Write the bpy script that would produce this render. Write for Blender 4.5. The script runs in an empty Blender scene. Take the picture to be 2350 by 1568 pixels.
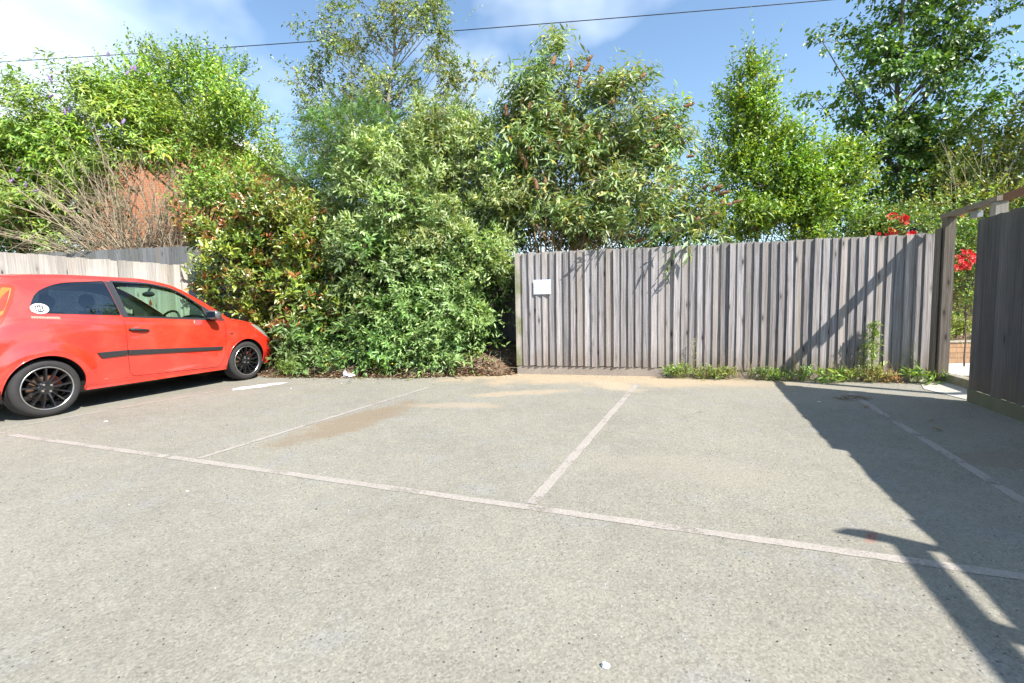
import bpy, bmesh, math, random
import numpy as np
from mathutils import Vector, Matrix
from mathutils.geometry import delaunay_2d_cdt

# ------------------------------------------------------------------ camera
R = math.radians
scene = bpy.context.scene
CAM_H, F_PX, W_PX, H_PX = 1.06, 1054.0, 2350.0, 1568.0
PITCH, ROLL = R(4.4), R(1.1)
fwd = np.array([0, math.cos(PITCH), -math.sin(PITCH)])
up0 = np.array([0, math.sin(PITCH), math.cos(PITCH)])
rt0 = np.array([1.0, 0, 0])
RT = rt0 * math.cos(ROLL) - up0 * math.sin(ROLL)
UP = up0 * math.cos(ROLL) + rt0 * math.sin(ROLL)
cam = bpy.data.cameras.new('camera')
cam.sensor_width = 36.0
cam.lens = 36.0 * F_PX / W_PX
cam.clip_start, cam.clip_end = 0.05, 3000
camo = bpy.data.objects.new('camera', cam)
scene.collection.objects.link(camo)
M = Matrix.Identity(4)
for i in range(3):
    M[i][0], M[i][1], M[i][2] = RT[i], UP[i], -fwd[i]
M[2][3] = CAM_H
camo.matrix_world = M
scene.camera = camo

# ------------------------------------------------------------------ sun, sky, exposure
SUN_AZ, SUN_EL = 132.0, 46.0          # bearing from +Y towards +X
to_sun = Vector((math.sin(R(SUN_AZ)) * math.cos(R(SUN_EL)), math.cos(R(SUN_AZ)) * math.cos(R(SUN_EL)), math.sin(R(SUN_EL))))
sun = bpy.data.lights.new('sun', 'SUN')
sun.energy, sun.angle, sun.color = 4.8, R(0.53), (1.0, 0.955, 0.88)
suno = bpy.data.objects.new('sun', sun)
scene.collection.objects.link(suno)
suno.rotation_euler = to_sun.to_track_quat('Z', 'Y').to_euler()
world = bpy.data.worlds.new('World')
scene.world = world
world.use_nodes = True
wn, wl = world.node_tree.nodes, world.node_tree.links
wn.clear()
w_out = wn.new('ShaderNodeOutputWorld')
w_bg = wn.new('ShaderNodeBackground')
w_sky = wn.new('ShaderNodeTexSky')
w_sky.sky_type = 'NISHITA'
w_sky.sun_disc = False
w_sky.sun_elevation = R(SUN_EL)
w_sky.sun_rotation = R(SUN_AZ)
w_sky.air_density, w_sky.dust_density, w_sky.ozone_density = 1.0, 0.1, 2.5
w_tc = wn.new('ShaderNodeTexCoord')
w_map = wn.new('ShaderNodeMapping')
w_map.inputs['Location'].default_value = (4.8036, 2.4628, 0.9046)
w_map.inputs['Rotation'].default_value = (0, 0, R(-24))
w_map.inputs['Scale'].default_value = (1.0, 1.0, 1.7)
w_noise = wn.new('ShaderNodeTexNoise')
w_noise.inputs['Scale'].default_value = 1.5
w_noise.inputs['Detail'].default_value = 5.0
w_noise.inputs['Roughness'].default_value = 0.5
w_ramp = wn.new('ShaderNodeValToRGB')
w_ramp.color_ramp.elements[0].position = 0.47
w_ramp.color_ramp.elements[0].color = (0, 0, 0, 1)
w_ramp.color_ramp.elements[1].position = 0.68
w_ramp.color_ramp.elements[1].color = (0.92, 0.92, 0.92, 1)
w_mix = wn.new('ShaderNodeMix')
w_mix.data_type = 'RGBA'
w_mix.inputs[7].default_value = (6.0, 6.6, 7.1, 1)
wl.new(w_tc.outputs['Generated'], w_map.inputs['Vector'])
wl.new(w_map.outputs['Vector'], w_noise.inputs['Vector'])
wl.new(w_noise.outputs['Fac'], w_ramp.inputs['Fac'])
wl.new(w_ramp.outputs['Color'], w_mix.inputs[0])
w_tint = wn.new('ShaderNodeMix')
w_tint.data_type = 'RGBA'
w_tint.blend_type = 'MULTIPLY'
w_tint.inputs[0].default_value = 1.0
w_tint.inputs[7].default_value = (1.06, 1.07, 1.0, 1)
wl.new(w_sky.outputs['Color'], w_tint.inputs[6])
wl.new(w_tint.outputs[2], w_mix.inputs[6])
wl.new(w_mix.outputs[2], w_bg.inputs['Color'])
w_bg.inputs['Strength'].default_value = 0.12
wl.new(w_bg.outputs['Background'], w_out.inputs['Surface'])
scene.view_settings.view_transform = 'Standard'
scene.view_settings.look = 'None'
scene.view_settings.gamma = 1.0
scene.view_settings.use_curve_mapping = False
scene.view_settings.exposure = 1.17
scene.render.engine = 'CYCLES'
cy = scene.cycles
cy.use_denoising = True
cy.denoising_prefilter = 'FAST'
cy.use_adaptive_sampling = True
cy.adaptive_threshold = 0.02
cy.max_bounces, cy.diffuse_bounces, cy.glossy_bounces = 5, 2, 3
cy.transmission_bounces, cy.transparent_max_bounces = 4, 14
cy.caustics_reflective = cy.caustics_refractive = False

rng = np.random.default_rng(11)
random.seed(5)
COL = scene.collection


# ------------------------------------------------------------------ helpers
def ray(px, py):
    return fwd * F_PX + RT * (px - W_PX / 2) - UP * (py - H_PX / 2)


def at(px, py, Y):
    """point of the place seen in that direction, Y metres ahead"""
    d = ray(px, py)
    return np.array([0, 0, CAM_H]) + d * (Y / d[1])


def gnd(px, py, z=0.0):
    d = ray(px, py)
    return np.array([0, 0, CAM_H]) + d * ((z - CAM_H) / d[2])


def tag(o, label=None, cat=None, group=None, kind=None):
    if label: o['label'] = label
    if cat: o['category'] = cat
    if group: o['group'] = group
    if kind: o['kind'] = kind
    return o


def empty(name, loc=(0, 0, 0), rz=0.0):
    o = bpy.data.objects.new(name, None)
    o.location = loc
    o.rotation_euler = (0, 0, rz)
    o.empty_display_size = 0.1
    COL.objects.link(o)
    return o


def link(name, me, mat=None, parent=None, loc=None, rot=None, scale=None):
    o = bpy.data.objects.new(name, me)
    COL.objects.link(o)
    if mat is not None and len(me.materials) == 0:
        me.materials.append(mat)
    if parent is not None: o.parent = parent
    if loc is not None: o.location = loc
    if rot is not None: o.rotation_euler = rot
    if scale is not None: o.scale = scale
    return o


def mesh(name, verts, faces, smooth=False):
    me = bpy.data.meshes.new(name)
    me.from_pydata([tuple(map(float, v)) for v in verts], [], [tuple(int(i) for i in f) for f in faces])
    if smooth:
        me.polygons.foreach_set('use_smooth', [True] * len(me.polygons))
    me.update()
    return me


class MB:
    """collects simple shapes for one part"""

    def __init__(self):
        self.v, self.f = [], []

    def add(self, vs, fs):
        b = len(self.v)
        self.v += [tuple(map(float, v)) for v in vs]
        self.f += [tuple(int(i) + b for i in f) for f in fs]

    def box(self, x0, x1, y0, y1, z0, z1):
        self.add([(x0, y0, z0), (x1, y0, z0), (x1, y1, z0), (x0, y1, z0), (x0, y0, z1), (x1, y0, z1), (x1, y1, z1), (x0, y1, z1)],
                 [(0, 3, 2, 1), (4, 5, 6, 7), (0, 1, 5, 4), (1, 2, 6, 5), (2, 3, 7, 6), (3, 0, 4, 7)])

    def beam(self, p, q, w, h, upv=(0, 0, 1)):
        p, q, u = Vector(p), Vector(q), Vector(upv)
        d = (q - p).normalized()
        s = d.cross(u).normalized()
        u = s.cross(d)
        vs = []
        for c in (p, q):
            for a, b in ((-1, -1), (1, -1), (1, 1), (-1, 1)):
                vs.append(c + s * a * w / 2 + u * b * h / 2)
        self.add(vs, [(0, 3, 2, 1), (4, 5, 6, 7), (0, 1, 5, 4), (1, 2, 6, 5), (2, 3, 7, 6), (3, 0, 4, 7)])

    def tube(self, pts, rad, n=8, cap=True, closed=False):
        P = [Vector(p) for p in pts]
        m = len(P)
        if not hasattr(rad, '__len__'): rad = [rad] * m
        base = len(self.v)
        ref = None
        for i in range(m):
            if closed:
                t = (P[(i + 1) % m] - P[i - 1])
            else:
                t = P[min(i + 1, m - 1)] - P[max(i - 1, 0)]
            t = t.normalized() if t.length > 1e-9 else Vector((0, 0, 1))
            if ref is None:
                ref = t.orthogonal().normalized()
            a = (ref - t * ref.dot(t))
            a = a.normalized() if a.length > 1e-6 else t.orthogonal().normalized()
            ref = a
            b = t.cross(a)
            for k in range(n):
                an = 2 * math.pi * k / n
                self.v.append(tuple(P[i] + (a * math.cos(an) + b * math.sin(an)) * rad[i]))
        for i in range(m if closed else m - 1):
            j = (i + 1) % m
            for k in range(n):
                k2 = (k + 1) % n
                self.f.append((base + i * n + k, base + i * n + k2, base + j * n + k2, base + j * n + k))
        if cap and not closed:
            self.f.append(tuple(base + k for k in reversed(range(n))))
            self.f.append(tuple(base + (m - 1) * n + k for k in range(n)))

    def lathe(self, prof, n=32, axis='y', c=(0, 0, 0), closed=False):
        """prof: (radius, along axis)"""
        base = len(self.v)
        m = len(prof)
        for r, a in prof:
            for k in range(n):
                t = 2 * math.pi * k / n
                if axis == 'y':
                    self.v.append((c[0] + r * math.cos(t), c[1] + a, c[2] + r * math.sin(t)))
                else:
                    self.v.append((c[0] + r * math.cos(t), c[1] + r * math.sin(t), c[2] + a))
        for i in range(m if closed else m - 1):
            j = (i + 1) % m
            for k in range(n):
                k2 = (k + 1) % n
                self.f.append((base + i * n + k, base + j * n + k, base + j * n + k2, base + i * n + k2))

    def ellipsoid(self, c, r, nu=12, nv=8, jit=0.0):
        vs, fs = [], []
        for i in range(nv + 1):
            ph = math.pi * i / nv
            for k in range(nu):
                th = 2 * math.pi * k / nu
                j = 1 + (random.uniform(-jit, jit) if jit else 0)
                vs.append((c[0] + r[0] * j * math.sin(ph) * math.cos(th), c[1] + r[1] * j * math.sin(ph) * math.sin(th), c[2] + r[2] * j * math.cos(ph)))
        for i in range(nv):
            for k in range(nu):
                k2 = (k + 1) % nu
                fs.append((i * nu + k, (i + 1) * nu + k, (i + 1) * nu + k2, i * nu + k2))
        self.add(vs, fs)

    def build(self, name, mat, parent=None, smooth=False, **kw):
        me = mesh(name, self.v, self.f, smooth)
        return link(name, me, mat, parent, **kw)


# ------------------------------------------------------------------ materials
def new_mat(name):
    m = bpy.data.materials.new(name)
    m.use_nodes = True
    nt = m.node_tree
    b = nt.nodes['Principled BSDF']
    return m, nt.nodes, nt.links, b


def plain(name, col, rough=0.6, metal=0.0, spec=0.5, coat=0.0, noise=0.0, nscale=8.0, bump=0.0, bscale=60.0):
    m, n, l, b = new_mat(name)
    b.inputs['Base Color'].default_value = (*col, 1)
    b.inputs['Roughness'].default_value = rough
    b.inputs['Metallic'].default_value = metal
    b.inputs['Specular IOR Level'].default_value = spec
    b.inputs['Coat Weight'].default_value = coat
    b.inputs['Coat Roughness'].default_value = 0.06
    if noise or bump:
        tc = n.new('ShaderNodeTexCoord')
    if noise:
        t = n.new('ShaderNodeTexNoise')
        t.inputs['Scale'].default_value = nscale
        t.inputs['Detail'].default_value = 6
        l.new(tc.outputs['Object'], t.inputs['Vector'])
        mx = n.new('ShaderNodeMix')
        mx.data_type = 'RGBA'
        mx.inputs[6].default_value = (*[c * (1 - noise) for c in col], 1)
        mx.inputs[7].default_value = (*[min(1, c * (1 + noise)) for c in col], 1)
        l.new(t.outputs['Fac'], mx.inputs[0])
        l.new(mx.outputs[2], b.inputs['Base Color'])
    if bump:
        t2 = n.new('ShaderNodeTexNoise')
        t2.inputs['Scale'].default_value = bscale
        t2.inputs['Detail'].default_value = 4
        l.new(tc.outputs['Object'], t2.inputs['Vector'])
        bp = n.new('ShaderNodeBump')
        bp.inputs['Strength'].default_value = bump
        bp.inputs['Distance'].default_value = 0.01
        l.new(t2.outputs['Fac'], bp.inputs['Height'])
        l.new(bp.outputs['Normal'], b.inputs['Normal'])
    return m


class NT:
    """tiny node-graph helper"""

    def __init__(self, mat):
        self.n, self.l = mat.node_tree.nodes, mat.node_tree.links

    def _in(self, sock, v):
        if isinstance(v, bpy.types.NodeSocket):
            self.l.new(v, sock)
        elif v is not None:
            if hasattr(v, '__len__') and sock.type == 'RGBA' and len(v) == 3: v = (*v, 1)
            sock.default_value = v

    def math(self, op, a, b=None, c=None, clamp=False):
        x = self.n.new('ShaderNodeMath')
        x.operation = op
        x.use_clamp = clamp
        self._in(x.inputs[0], a)
        if b is not None: self._in(x.inputs[1], b)
        if c is not None: self._in(x.inputs[2], c)
        return x.outputs[0]

    def mix(self, f, a, b, mode='MIX'):
        x = self.n.new('ShaderNodeMix')
        x.data_type = 'RGBA'
        x.blend_type = mode
        self._in(x.inputs[0], f)
        self._in(x.inputs[6], a)
        self._in(x.inputs[7], b)
        return x.outputs[2]

    def noise(self, vec, scale, detail=4, rough=0.55, out='Fac'):
        x = self.n.new('ShaderNodeTexNoise')
        self._in(x.inputs['Vector'], vec)
        x.inputs['Scale'].default_value = scale
        x.inputs['Detail'].default_value = detail
        x.inputs['Roughness'].default_value = rough
        return x.outputs[out]

    def voronoi(self, vec, scale, feature='F1', out='Distance', rand=1.0):
        x = self.n.new('ShaderNodeTexVoronoi')
        x.feature = feature
        self._in(x.inputs['Vector'], vec)
        x.inputs['Scale'].default_value = scale
        x.inputs['Randomness'].default_value = rand
        return x.outputs[out]

    def smooth(self, v, a, b):
        x = self.n.new('ShaderNodeMapRange')
        x.interpolation_type = 'SMOOTHSTEP'
        self._in(x.inputs['Value'], v)
        x.inputs['From Min'].default_value = a
        x.inputs['From Max'].default_value = b
        return x.outputs['Result']

    def mapping(self, vec, loc=(0, 0, 0), rot=(0, 0, 0), sc=(1, 1, 1)):
        x = self.n.new('ShaderNodeMapping')
        self._in(x.inputs['Vector'], vec)
        x.inputs['Location'].default_value = loc
        x.inputs['Rotation'].default_value = rot
        x.inputs['Scale'].default_value = sc
        return x.outputs['Vector']

    def vmath(self, op, a, b=None):
        x = self.n.new('ShaderNodeVectorMath')
        x.operation = op
        self._in(x.inputs[0], a)
        if b is not None: self._in(x.inputs[1], b)
        return x.outputs[1] if op in ('DOT_PRODUCT', 'LENGTH', 'DISTANCE') else x.outputs[0]

    def bump(self, h, strength, dist):
        x = self.n.new('ShaderNodeBump')
        x.inputs['Strength'].default_value = strength
        x.inputs['Distance'].default_value = dist
        self._in(x.inputs['Height'], h)
        return x.outputs['Normal']


FENCE_A, FENCE_B, FENCE_C = np.array([0.079, 7.15]), np.array([2.22, 6.60]), np.array([5.30, 5.80])


def tarmac_material():
    m, n, l, b = new_mat('tarmac')
    t = NT(m)
    geo = n.new('ShaderNodeNewGeometry')
    P = geo.outputs['Position']
    big = t.noise(P, 0.9, 4)
    mid = t.noise(P, 7.0, 5)
    col = t.mix(t.smooth(big, 0.3, 0.7), (0.204, 0.193, 0.160), (0.240, 0.227, 0.187))
    col = t.mix(t.math('MULTIPLY', t.smooth(mid, 0.35, 0.75), 0.45), col, (0.272, 0.256, 0.210))
    # bluish worn streaks where the binder has gone
    pat = t.noise(P, 2.6, 5, 0.65)
    grit = t.voronoi(P, 150.0, out='Color')
    gv = t.vmath('DOT_PRODUCT', grit, (0.33, 0.33, 0.33))
    col = t.mix(t.math('MULTIPLY', t.smooth(pat, 0.52, 0.68), 0.5), col, (0.232, 0.228, 0.220))
    # aggregate: every stone its own tone
    tone = t.math('MULTIPLY_ADD', gv, 0.70, 0.65)
    col = t.mix(1.0, col, tone, 'MULTIPLY')
    grit2 = t.vmath('DOT_PRODUCT', t.voronoi(P, 62.0, out='Color'), (0.5, 0.5, 0.0))
    col = t.mix(1.0, col, t.math('MULTIPLY_ADD', grit2, 0.18, 0.91), 'MULTIPLY')
    # dark pits between the stones, thicker in some places
    pitd = t.voronoi(P, 58.0)
    pitr = t.vmath('DOT_PRODUCT', t.voronoi(P, 58.0, out='Color'), (1.0, 0, 0))
    dens = t.math('MULTIPLY_ADD', t.smooth(t.noise(P, 1.3, 3), 0.42, 0.66), 0.17, 0.03)
    pit = t.math('MULTIPLY', t.math('LESS_THAN', pitr, dens), t.math('SUBTRACT', 1.0, t.smooth(pitd, 0.10, 0.32)))
    col = t.mix(t.math('MULTIPLY', pit, 0.85), col, (0.045, 0.043, 0.040))
    crk = t.voronoi(t.mapping(P, sc=(0.55, 0.55, 0)), 1.0, 'DISTANCE_TO_EDGE')
    crw = t.math('ADD', crk, t.math('MULTIPLY_ADD', t.noise(P, 6.0, 4, 0.7), 0.05, -0.025))
    crm = t.math('MULTIPLY', t.math('SUBTRACT', 1.0, t.smooth(t.math('ABSOLUTE', crw), 0.0, 0.0035)), t.smooth(t.noise(P, 0.8, 2), 0.52, 0.62))
    col = t.mix(t.math('MULTIPLY', crm, 0.4), col, (0.08, 0.075, 0.065))
    # sand and soil blown against the fence
    nf = (FENCE_B - FENCE_A) / np.linalg.norm(FENCE_B - FENCE_A)
    nn = np.array([nf[1], -nf[0]])
    q = t.math('SUBTRACT', t.vmath('DOT_PRODUCT', P, (nn[0], nn[1], 0)), float(nn @ FENCE_A))
    a = t.math('SUBTRACT', t.vmath('DOT_PRODUCT', P, (nf[0], nf[1], 0)), float(nf @ FENCE_A))
    wob = t.math('MULTIPLY_ADD', t.noise(P, 1.4, 5, 0.6), 1.5, -0.75)
    reach = t.math('ADD', q, wob)
    sand = t.math('SUBTRACT', 1.0, t.smooth(reach, 0.1, 1.35))
    side = t.math('MULTIPLY', t.smooth(a, -2.0, -0.6), t.math('SUBTRACT', 1.0, t.smooth(a, 2.2, 5.4)))
    sand = t.math('MULTIPLY', sand, t.math('MULTIPLY_ADD', side, 1.15, 0.12))
    fine = t.math('MULTIPLY_ADD', t.noise(P, 48.0, 4, 0.75), 1.3, -0.65)
    sand = t.smooth(t.math('ADD', sand, fine), 0.12, 0.95)
    sand = t.math('MULTIPLY', sand, side, clamp=True)
    col = t.mix(t.math('MULTIPLY', sand, 0.85), col, (0.37, 0.29, 0.195))
    # stains, and one small red patch
    grn = t.math('MULTIPLY_ADD', t.noise(P, 70.0, 3, 0.7), 1.1, -0.55)
    wobS = t.math('MULTIPLY_ADD', t.noise(P, 3.2, 4, 0.65), 1.3, -0.65)
    for (cx, cy_, rx, ry, rot, c, k) in ((-1.50, 4.32, 1.15, 0.36, -1.15, (0.205, 0.155, 0.105), 0.75), (1.1, 2.9, 0.75, 0.34, 0.4, (0.30, 0.26, 0.21), 0.28),
                                         (0.1, 5.55, 0.9, 0.20, -0.2, (0.40, 0.31, 0.21), 0.5), (1.35, 5.9, 0.3, 0.55, -0.35, (0.42, 0.33, 0.23), 0.6),
                                         (-0.55, 4.9, 0.7, 0.2, 0.1, (0.38, 0.30, 0.215), 0.45), (1.585, 1.975, 0.085, 0.03, -0.75, (0.26, 0.085, 0.065), 0.55), (3.2, 2.9, 0.5, 0.25, 0.3, (0.20, 0.165, 0.13), 0.5)):
        mp = t.mapping(P, loc=(-cx, -cy_, 0))
        mp = t.mapping(mp, rot=(0, 0, rot), sc=(1, 1, 1))
        mp = t.mapping(mp, sc=(1 / rx, 1 / ry, 0))
        d = t.vmath('LENGTH', mp)
        d = t.math('ADD', d, wobS)
        col = t.mix(t.math('MULTIPLY', t.math('SUBTRACT', 1.0, t.smooth(t.math('ADD', d, grn), 0.45, 0.95)), k), col, c)
    l.new(col, b.inputs['Base Color'])
    b.inputs['Roughness'].default_value = 0.88
    b.inputs['Specular IOR Level'].default_value = 0.25
    h = t.math('ADD', t.math('MULTIPLY', gv, 0.5), t.math('MULTIPLY', t.voronoi(P, 62.0), -0.8))
    h = t.math('SUBTRACT', h, t.math('MULTIPLY', pit, 1.6))
    l.new(t.bump(h, 0.38, 0.004), b.inputs['Normal'])
    return m


def paint_line_material():
    m, n, l, b = new_mat('worn_line_paint')
    t = NT(m)
    P = n.new('ShaderNodeNewGeometry').outputs['Position']
    col = t.mix(t.noise(P, 6.0, 5), (0.292, 0.262, 0.232), (0.338, 0.306, 0.274))
    gv = t.vmath('DOT_PRODUCT', t.voronoi(P, 130.0, out='Color'), (0.33, 0.33, 0.33))
    col = t.mix(1.0, col, t.math('MULTIPLY_ADD', gv, 0.5, 0.75), 'MULTIPLY')
    l.new(col, b.inputs['Base Color'])
    b.inputs['Roughness'].default_value = 0.8
    wear = t.math('ADD', t.math('MULTIPLY', t.noise(P, 55.0, 4, 0.7), 0.55), t.math('MULTIPLY', t.noise(P, 3.4, 4, 0.6), 0.75))
    alpha = t.math('SUBTRACT', 1.0, t.smooth(wear, 0.65, 0.90))
    l.new(alpha, b.inputs['Alpha'])
    return m


def wood_material(name, c_dark, c_light, knots=True, algae=0.0, warm=0.0, tint=(0.5, 0.5)):
    """weathered softwood; grain runs along local z; every board gets its own tone"""
    m, n, l, b = new_mat(name)
    t = NT(m)
    tc = n.new('ShaderNodeTexCoord')
    oi = n.new('ShaderNodeObjectInfo')
    rnd = oi.outputs['Random']
    off = n.new('ShaderNodeCombineXYZ')
    l.new(t.math('MULTIPLY', rnd, 37.0), off.inputs[0])
    l.new(t.math('MULTIPLY', rnd, 91.0), off.inputs[2])
    P = t.vmath('ADD', tc.outputs['Object'], off.outputs[0])
    warp = t.noise(t.mapping(P, sc=(9, 9, 2.2)), 1.0, 3)
    gx = t.mapping(P, sc=(120, 120, 1.6))
    Pw = n.new('ShaderNodeVectorMath')
    Pw.operation = 'ADD'
    l.new(gx, Pw.inputs[0])
    cw = n.new('ShaderNodeCombineXYZ')
    l.new(t.math('MULTIPLY', warp, 6.0), cw.inputs[0])
    l.new(cw.outputs[0], Pw.inputs[1])
    grain = t.noise(Pw.outputs[0], 1.0, 5, 0.6)
    streak = t.noise(t.mapping(P, sc=(26, 26, 0.5)), 1.0, 4, 0.6)
    col = t.mix(t.smooth(grain, 0.28, 0.74), c_dark, c_light)
    col = t.mix(t.math('MULTIPLY', t.smooth(streak, 0.45, 0.72), 0.42), col, tuple(c * 0.62 for c in c_dark))
    # board tone and hue
    tone = t.math('MULTIPLY_ADD', rnd, 0.50, 0.72)
    col = t.mix(1.0, col, tone, 'MULTIPLY')
    r2 = t.math('FRACT', t.math('MULTIPLY', rnd, 7.13))
    col = t.mix(t.math('MULTIPLY', t.smooth(r2, 0.6, 1.0), 0.34 + warm), col, (0.30, 0.235, 0.175))
    if knots:
        kv = t.mapping(P, sc=(10.5, 10.5, 3.1))
        kd = t.voronoi(kv, 1.0)
        kr = t.vmath('DOT_PRODUCT', t.voronoi(kv, 1.0, out='Color'), (1, 0, 0))
        kn = t.math('MULTIPLY', t.math('LESS_THAN', kr, 0.5), t.math('SUBTRACT', 1.0, t.smooth(kd, 0.07, 0.16)))
        halo = t.math('MULTIPLY', t.math('LESS_THAN', kr, 0.5), t.math('SUBTRACT', 1.0, t.smooth(kd, 0.1, 0.36)))
        col = t.mix(t.math('MULTIPLY', halo, 0.4), col, tuple(c * 0.5 for c in c_dark))
        col = t.mix(t.math('MULTIPLY', kn, 0.88), col, (0.035, 0.028, 0.024))
    if algae:
        z = t.math('ABSOLUTE', t.vmath('DOT_PRODUCT', tc.outputs['Object'], (0, 0, 1)))
        al = t.math('MULTIPLY', t.smooth(t.noise(P, 3.0, 4), 0.38, 0.7), algae)
        col = t.mix(al, col, (0.13, 0.15, 0.05))
    # damp, dirty foot and weathered top, nail rust
    zz = n.new('ShaderNodeSeparateXYZ')
    l.new(n.new('ShaderNodeNewGeometry').outputs['Position'], zz.inputs[0])
    zw = t.math('ADD', zz.outputs[2], t.math('MULTIPLY_ADD', t.noise(P, 5.0, 4, 0.6), 0.5, -0.25))
    damp = t.math('MULTIPLY', t.math('SUBTRACT', 1.0, t.smooth(zw, 0.12, 0.5)), 0.38)
    col = t.mix(damp, col, (0.17, 0.125, 0.08))
    topm = t.math('MULTIPLY', t.smooth(zw, 1.62, 1.98), 0.28)
    col = t.mix(topm, col, (0.16, 0.15, 0.10))
    l.new(col, b.inputs['Base Color'])
    b.inputs['Roughness'].default_value = 0.82
    b.inputs['Specular IOR Level'].default_value = 0.25
    l.new(t.bump(t.math('ADD', grain, t.math('MULTIPLY', streak, 0.6)), 0.55, 0.003), b.inputs['Normal'])
    return m


def leaf_material(name, trans=0.24, rough=0.42, spec=0.5):
    m, n, l, b = new_mat(name)
    t = NT(m)
    at_ = n.new('ShaderNodeAttribute')
    at_.attribute_name = 'leaf_col'
    c = at_.outputs['Color']
    l.new(c, b.inputs['Base Color'])
    b.inputs['Roughness'].default_value = rough
    b.inputs['Specular IOR Level'].default_value = spec
    tr = n.new('ShaderNodeBsdfTranslucent')
    l.new(t.mix(1.0, c, (1.55, 1.5, 0.55, 1), 'MULTIPLY'), tr.inputs['Color'])
    mx = n.new('ShaderNodeMixShader')
    mx.inputs[0].default_value = trans
    l.new(b.outputs[0], mx.inputs[1])
    l.new(tr.outputs[0], mx.inputs[2])
    l.new(mx.outputs[0], n['Material Output'].inputs['Surface'])
    return m


def glass_material(name, tint, ior=1.55):
    m, n, l, b = new_mat(name)
    n.remove(b)
    tr = n.new('ShaderNodeBsdfTransparent')
    tr.inputs['Color'].default_value = (*tint, 1)
    gl = n.new('ShaderNodeBsdfGlossy')
    gl.inputs['Roughness'].default_value = 0.0
    gl.inputs['Color'].default_value = (1, 1, 1, 1)
    fr = n.new('ShaderNodeFresnel')
    geo = n.new('ShaderNodeNewGeometry')
    iv = n.new('ShaderNodeMapRange')
    iv.inputs['To Min'].default_value = ior
    iv.inputs['To Max'].default_value = 1 / ior
    l.new(geo.outputs['Backfacing'], iv.inputs['Value'])
    l.new(iv.outputs['Result'], fr.inputs['IOR'])
    mx = n.new('ShaderNodeMixShader')
    l.new(fr.outputs[0], mx.inputs[0])
    l.new(tr.outputs[0], mx.inputs[1])
    l.new(gl.outputs[0], mx.inputs[2])
    l.new(mx.outputs[0], n['Material Output'].inputs['Surface'])
    return m


def brick_material():
    m, n, l, b = new_mat('orange_brick')
    t = NT(m)
    tc = n.new('ShaderNodeTexCoord')
    br = n.new('ShaderNodeTexBrick')
    P = t.mapping(tc.outputs['Object'], rot=(R(90), 0, 0))
    l.new(P, br.inputs['Vector'])
    br.inputs['Scale'].default_value = 1.0
    br.inputs['Brick Width'].default_value = 0.225
    br.inputs['Row Height'].default_value = 0.075
    br.inputs['Mortar Size'].default_value = 0.007
    br.inputs['Color1'].default_value = (0.52, 0.17, 0.07, 1)
    br.inputs['Color2'].default_value = (0.42, 0.12, 0.05, 1)
    br.inputs['Mortar'].default_value = (0.42, 0.33, 0.25, 1)
    col = t.mix(t.math('MULTIPLY', t.noise(tc.outputs['Object'], 1.2, 4), 0.5), br.outputs['Color'], (0.60, 0.25, 0.11))
    l.new(col, b.inputs['Base Color'])
    b.inputs['Roughness'].default_value = 0.85
    l.new(t.bump(br.outputs['Fac'], -0.6, 0.006), b.inputs['Normal'])
    return m


def soil_material(name, c1, c2, scale=9.0):
    m, n, l, b = new_mat(name)
    t = NT(m)
    P = n.new('ShaderNodeNewGeometry').outputs['Position']
    col = t.mix(t.smooth(t.noise(P, scale, 6, 0.65), 0.3, 0.7), c1, c2)
    l.new(col, b.inputs['Base Color'])
    b.inputs['Roughness'].default_value = 0.95
    b.inputs['Specular IOR Level'].default_value = 0.15
    l.new(t.bump(t.noise(P, 40, 6, 0.7), 0.8, 0.02), b.inputs['Normal'])
    return m


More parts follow.
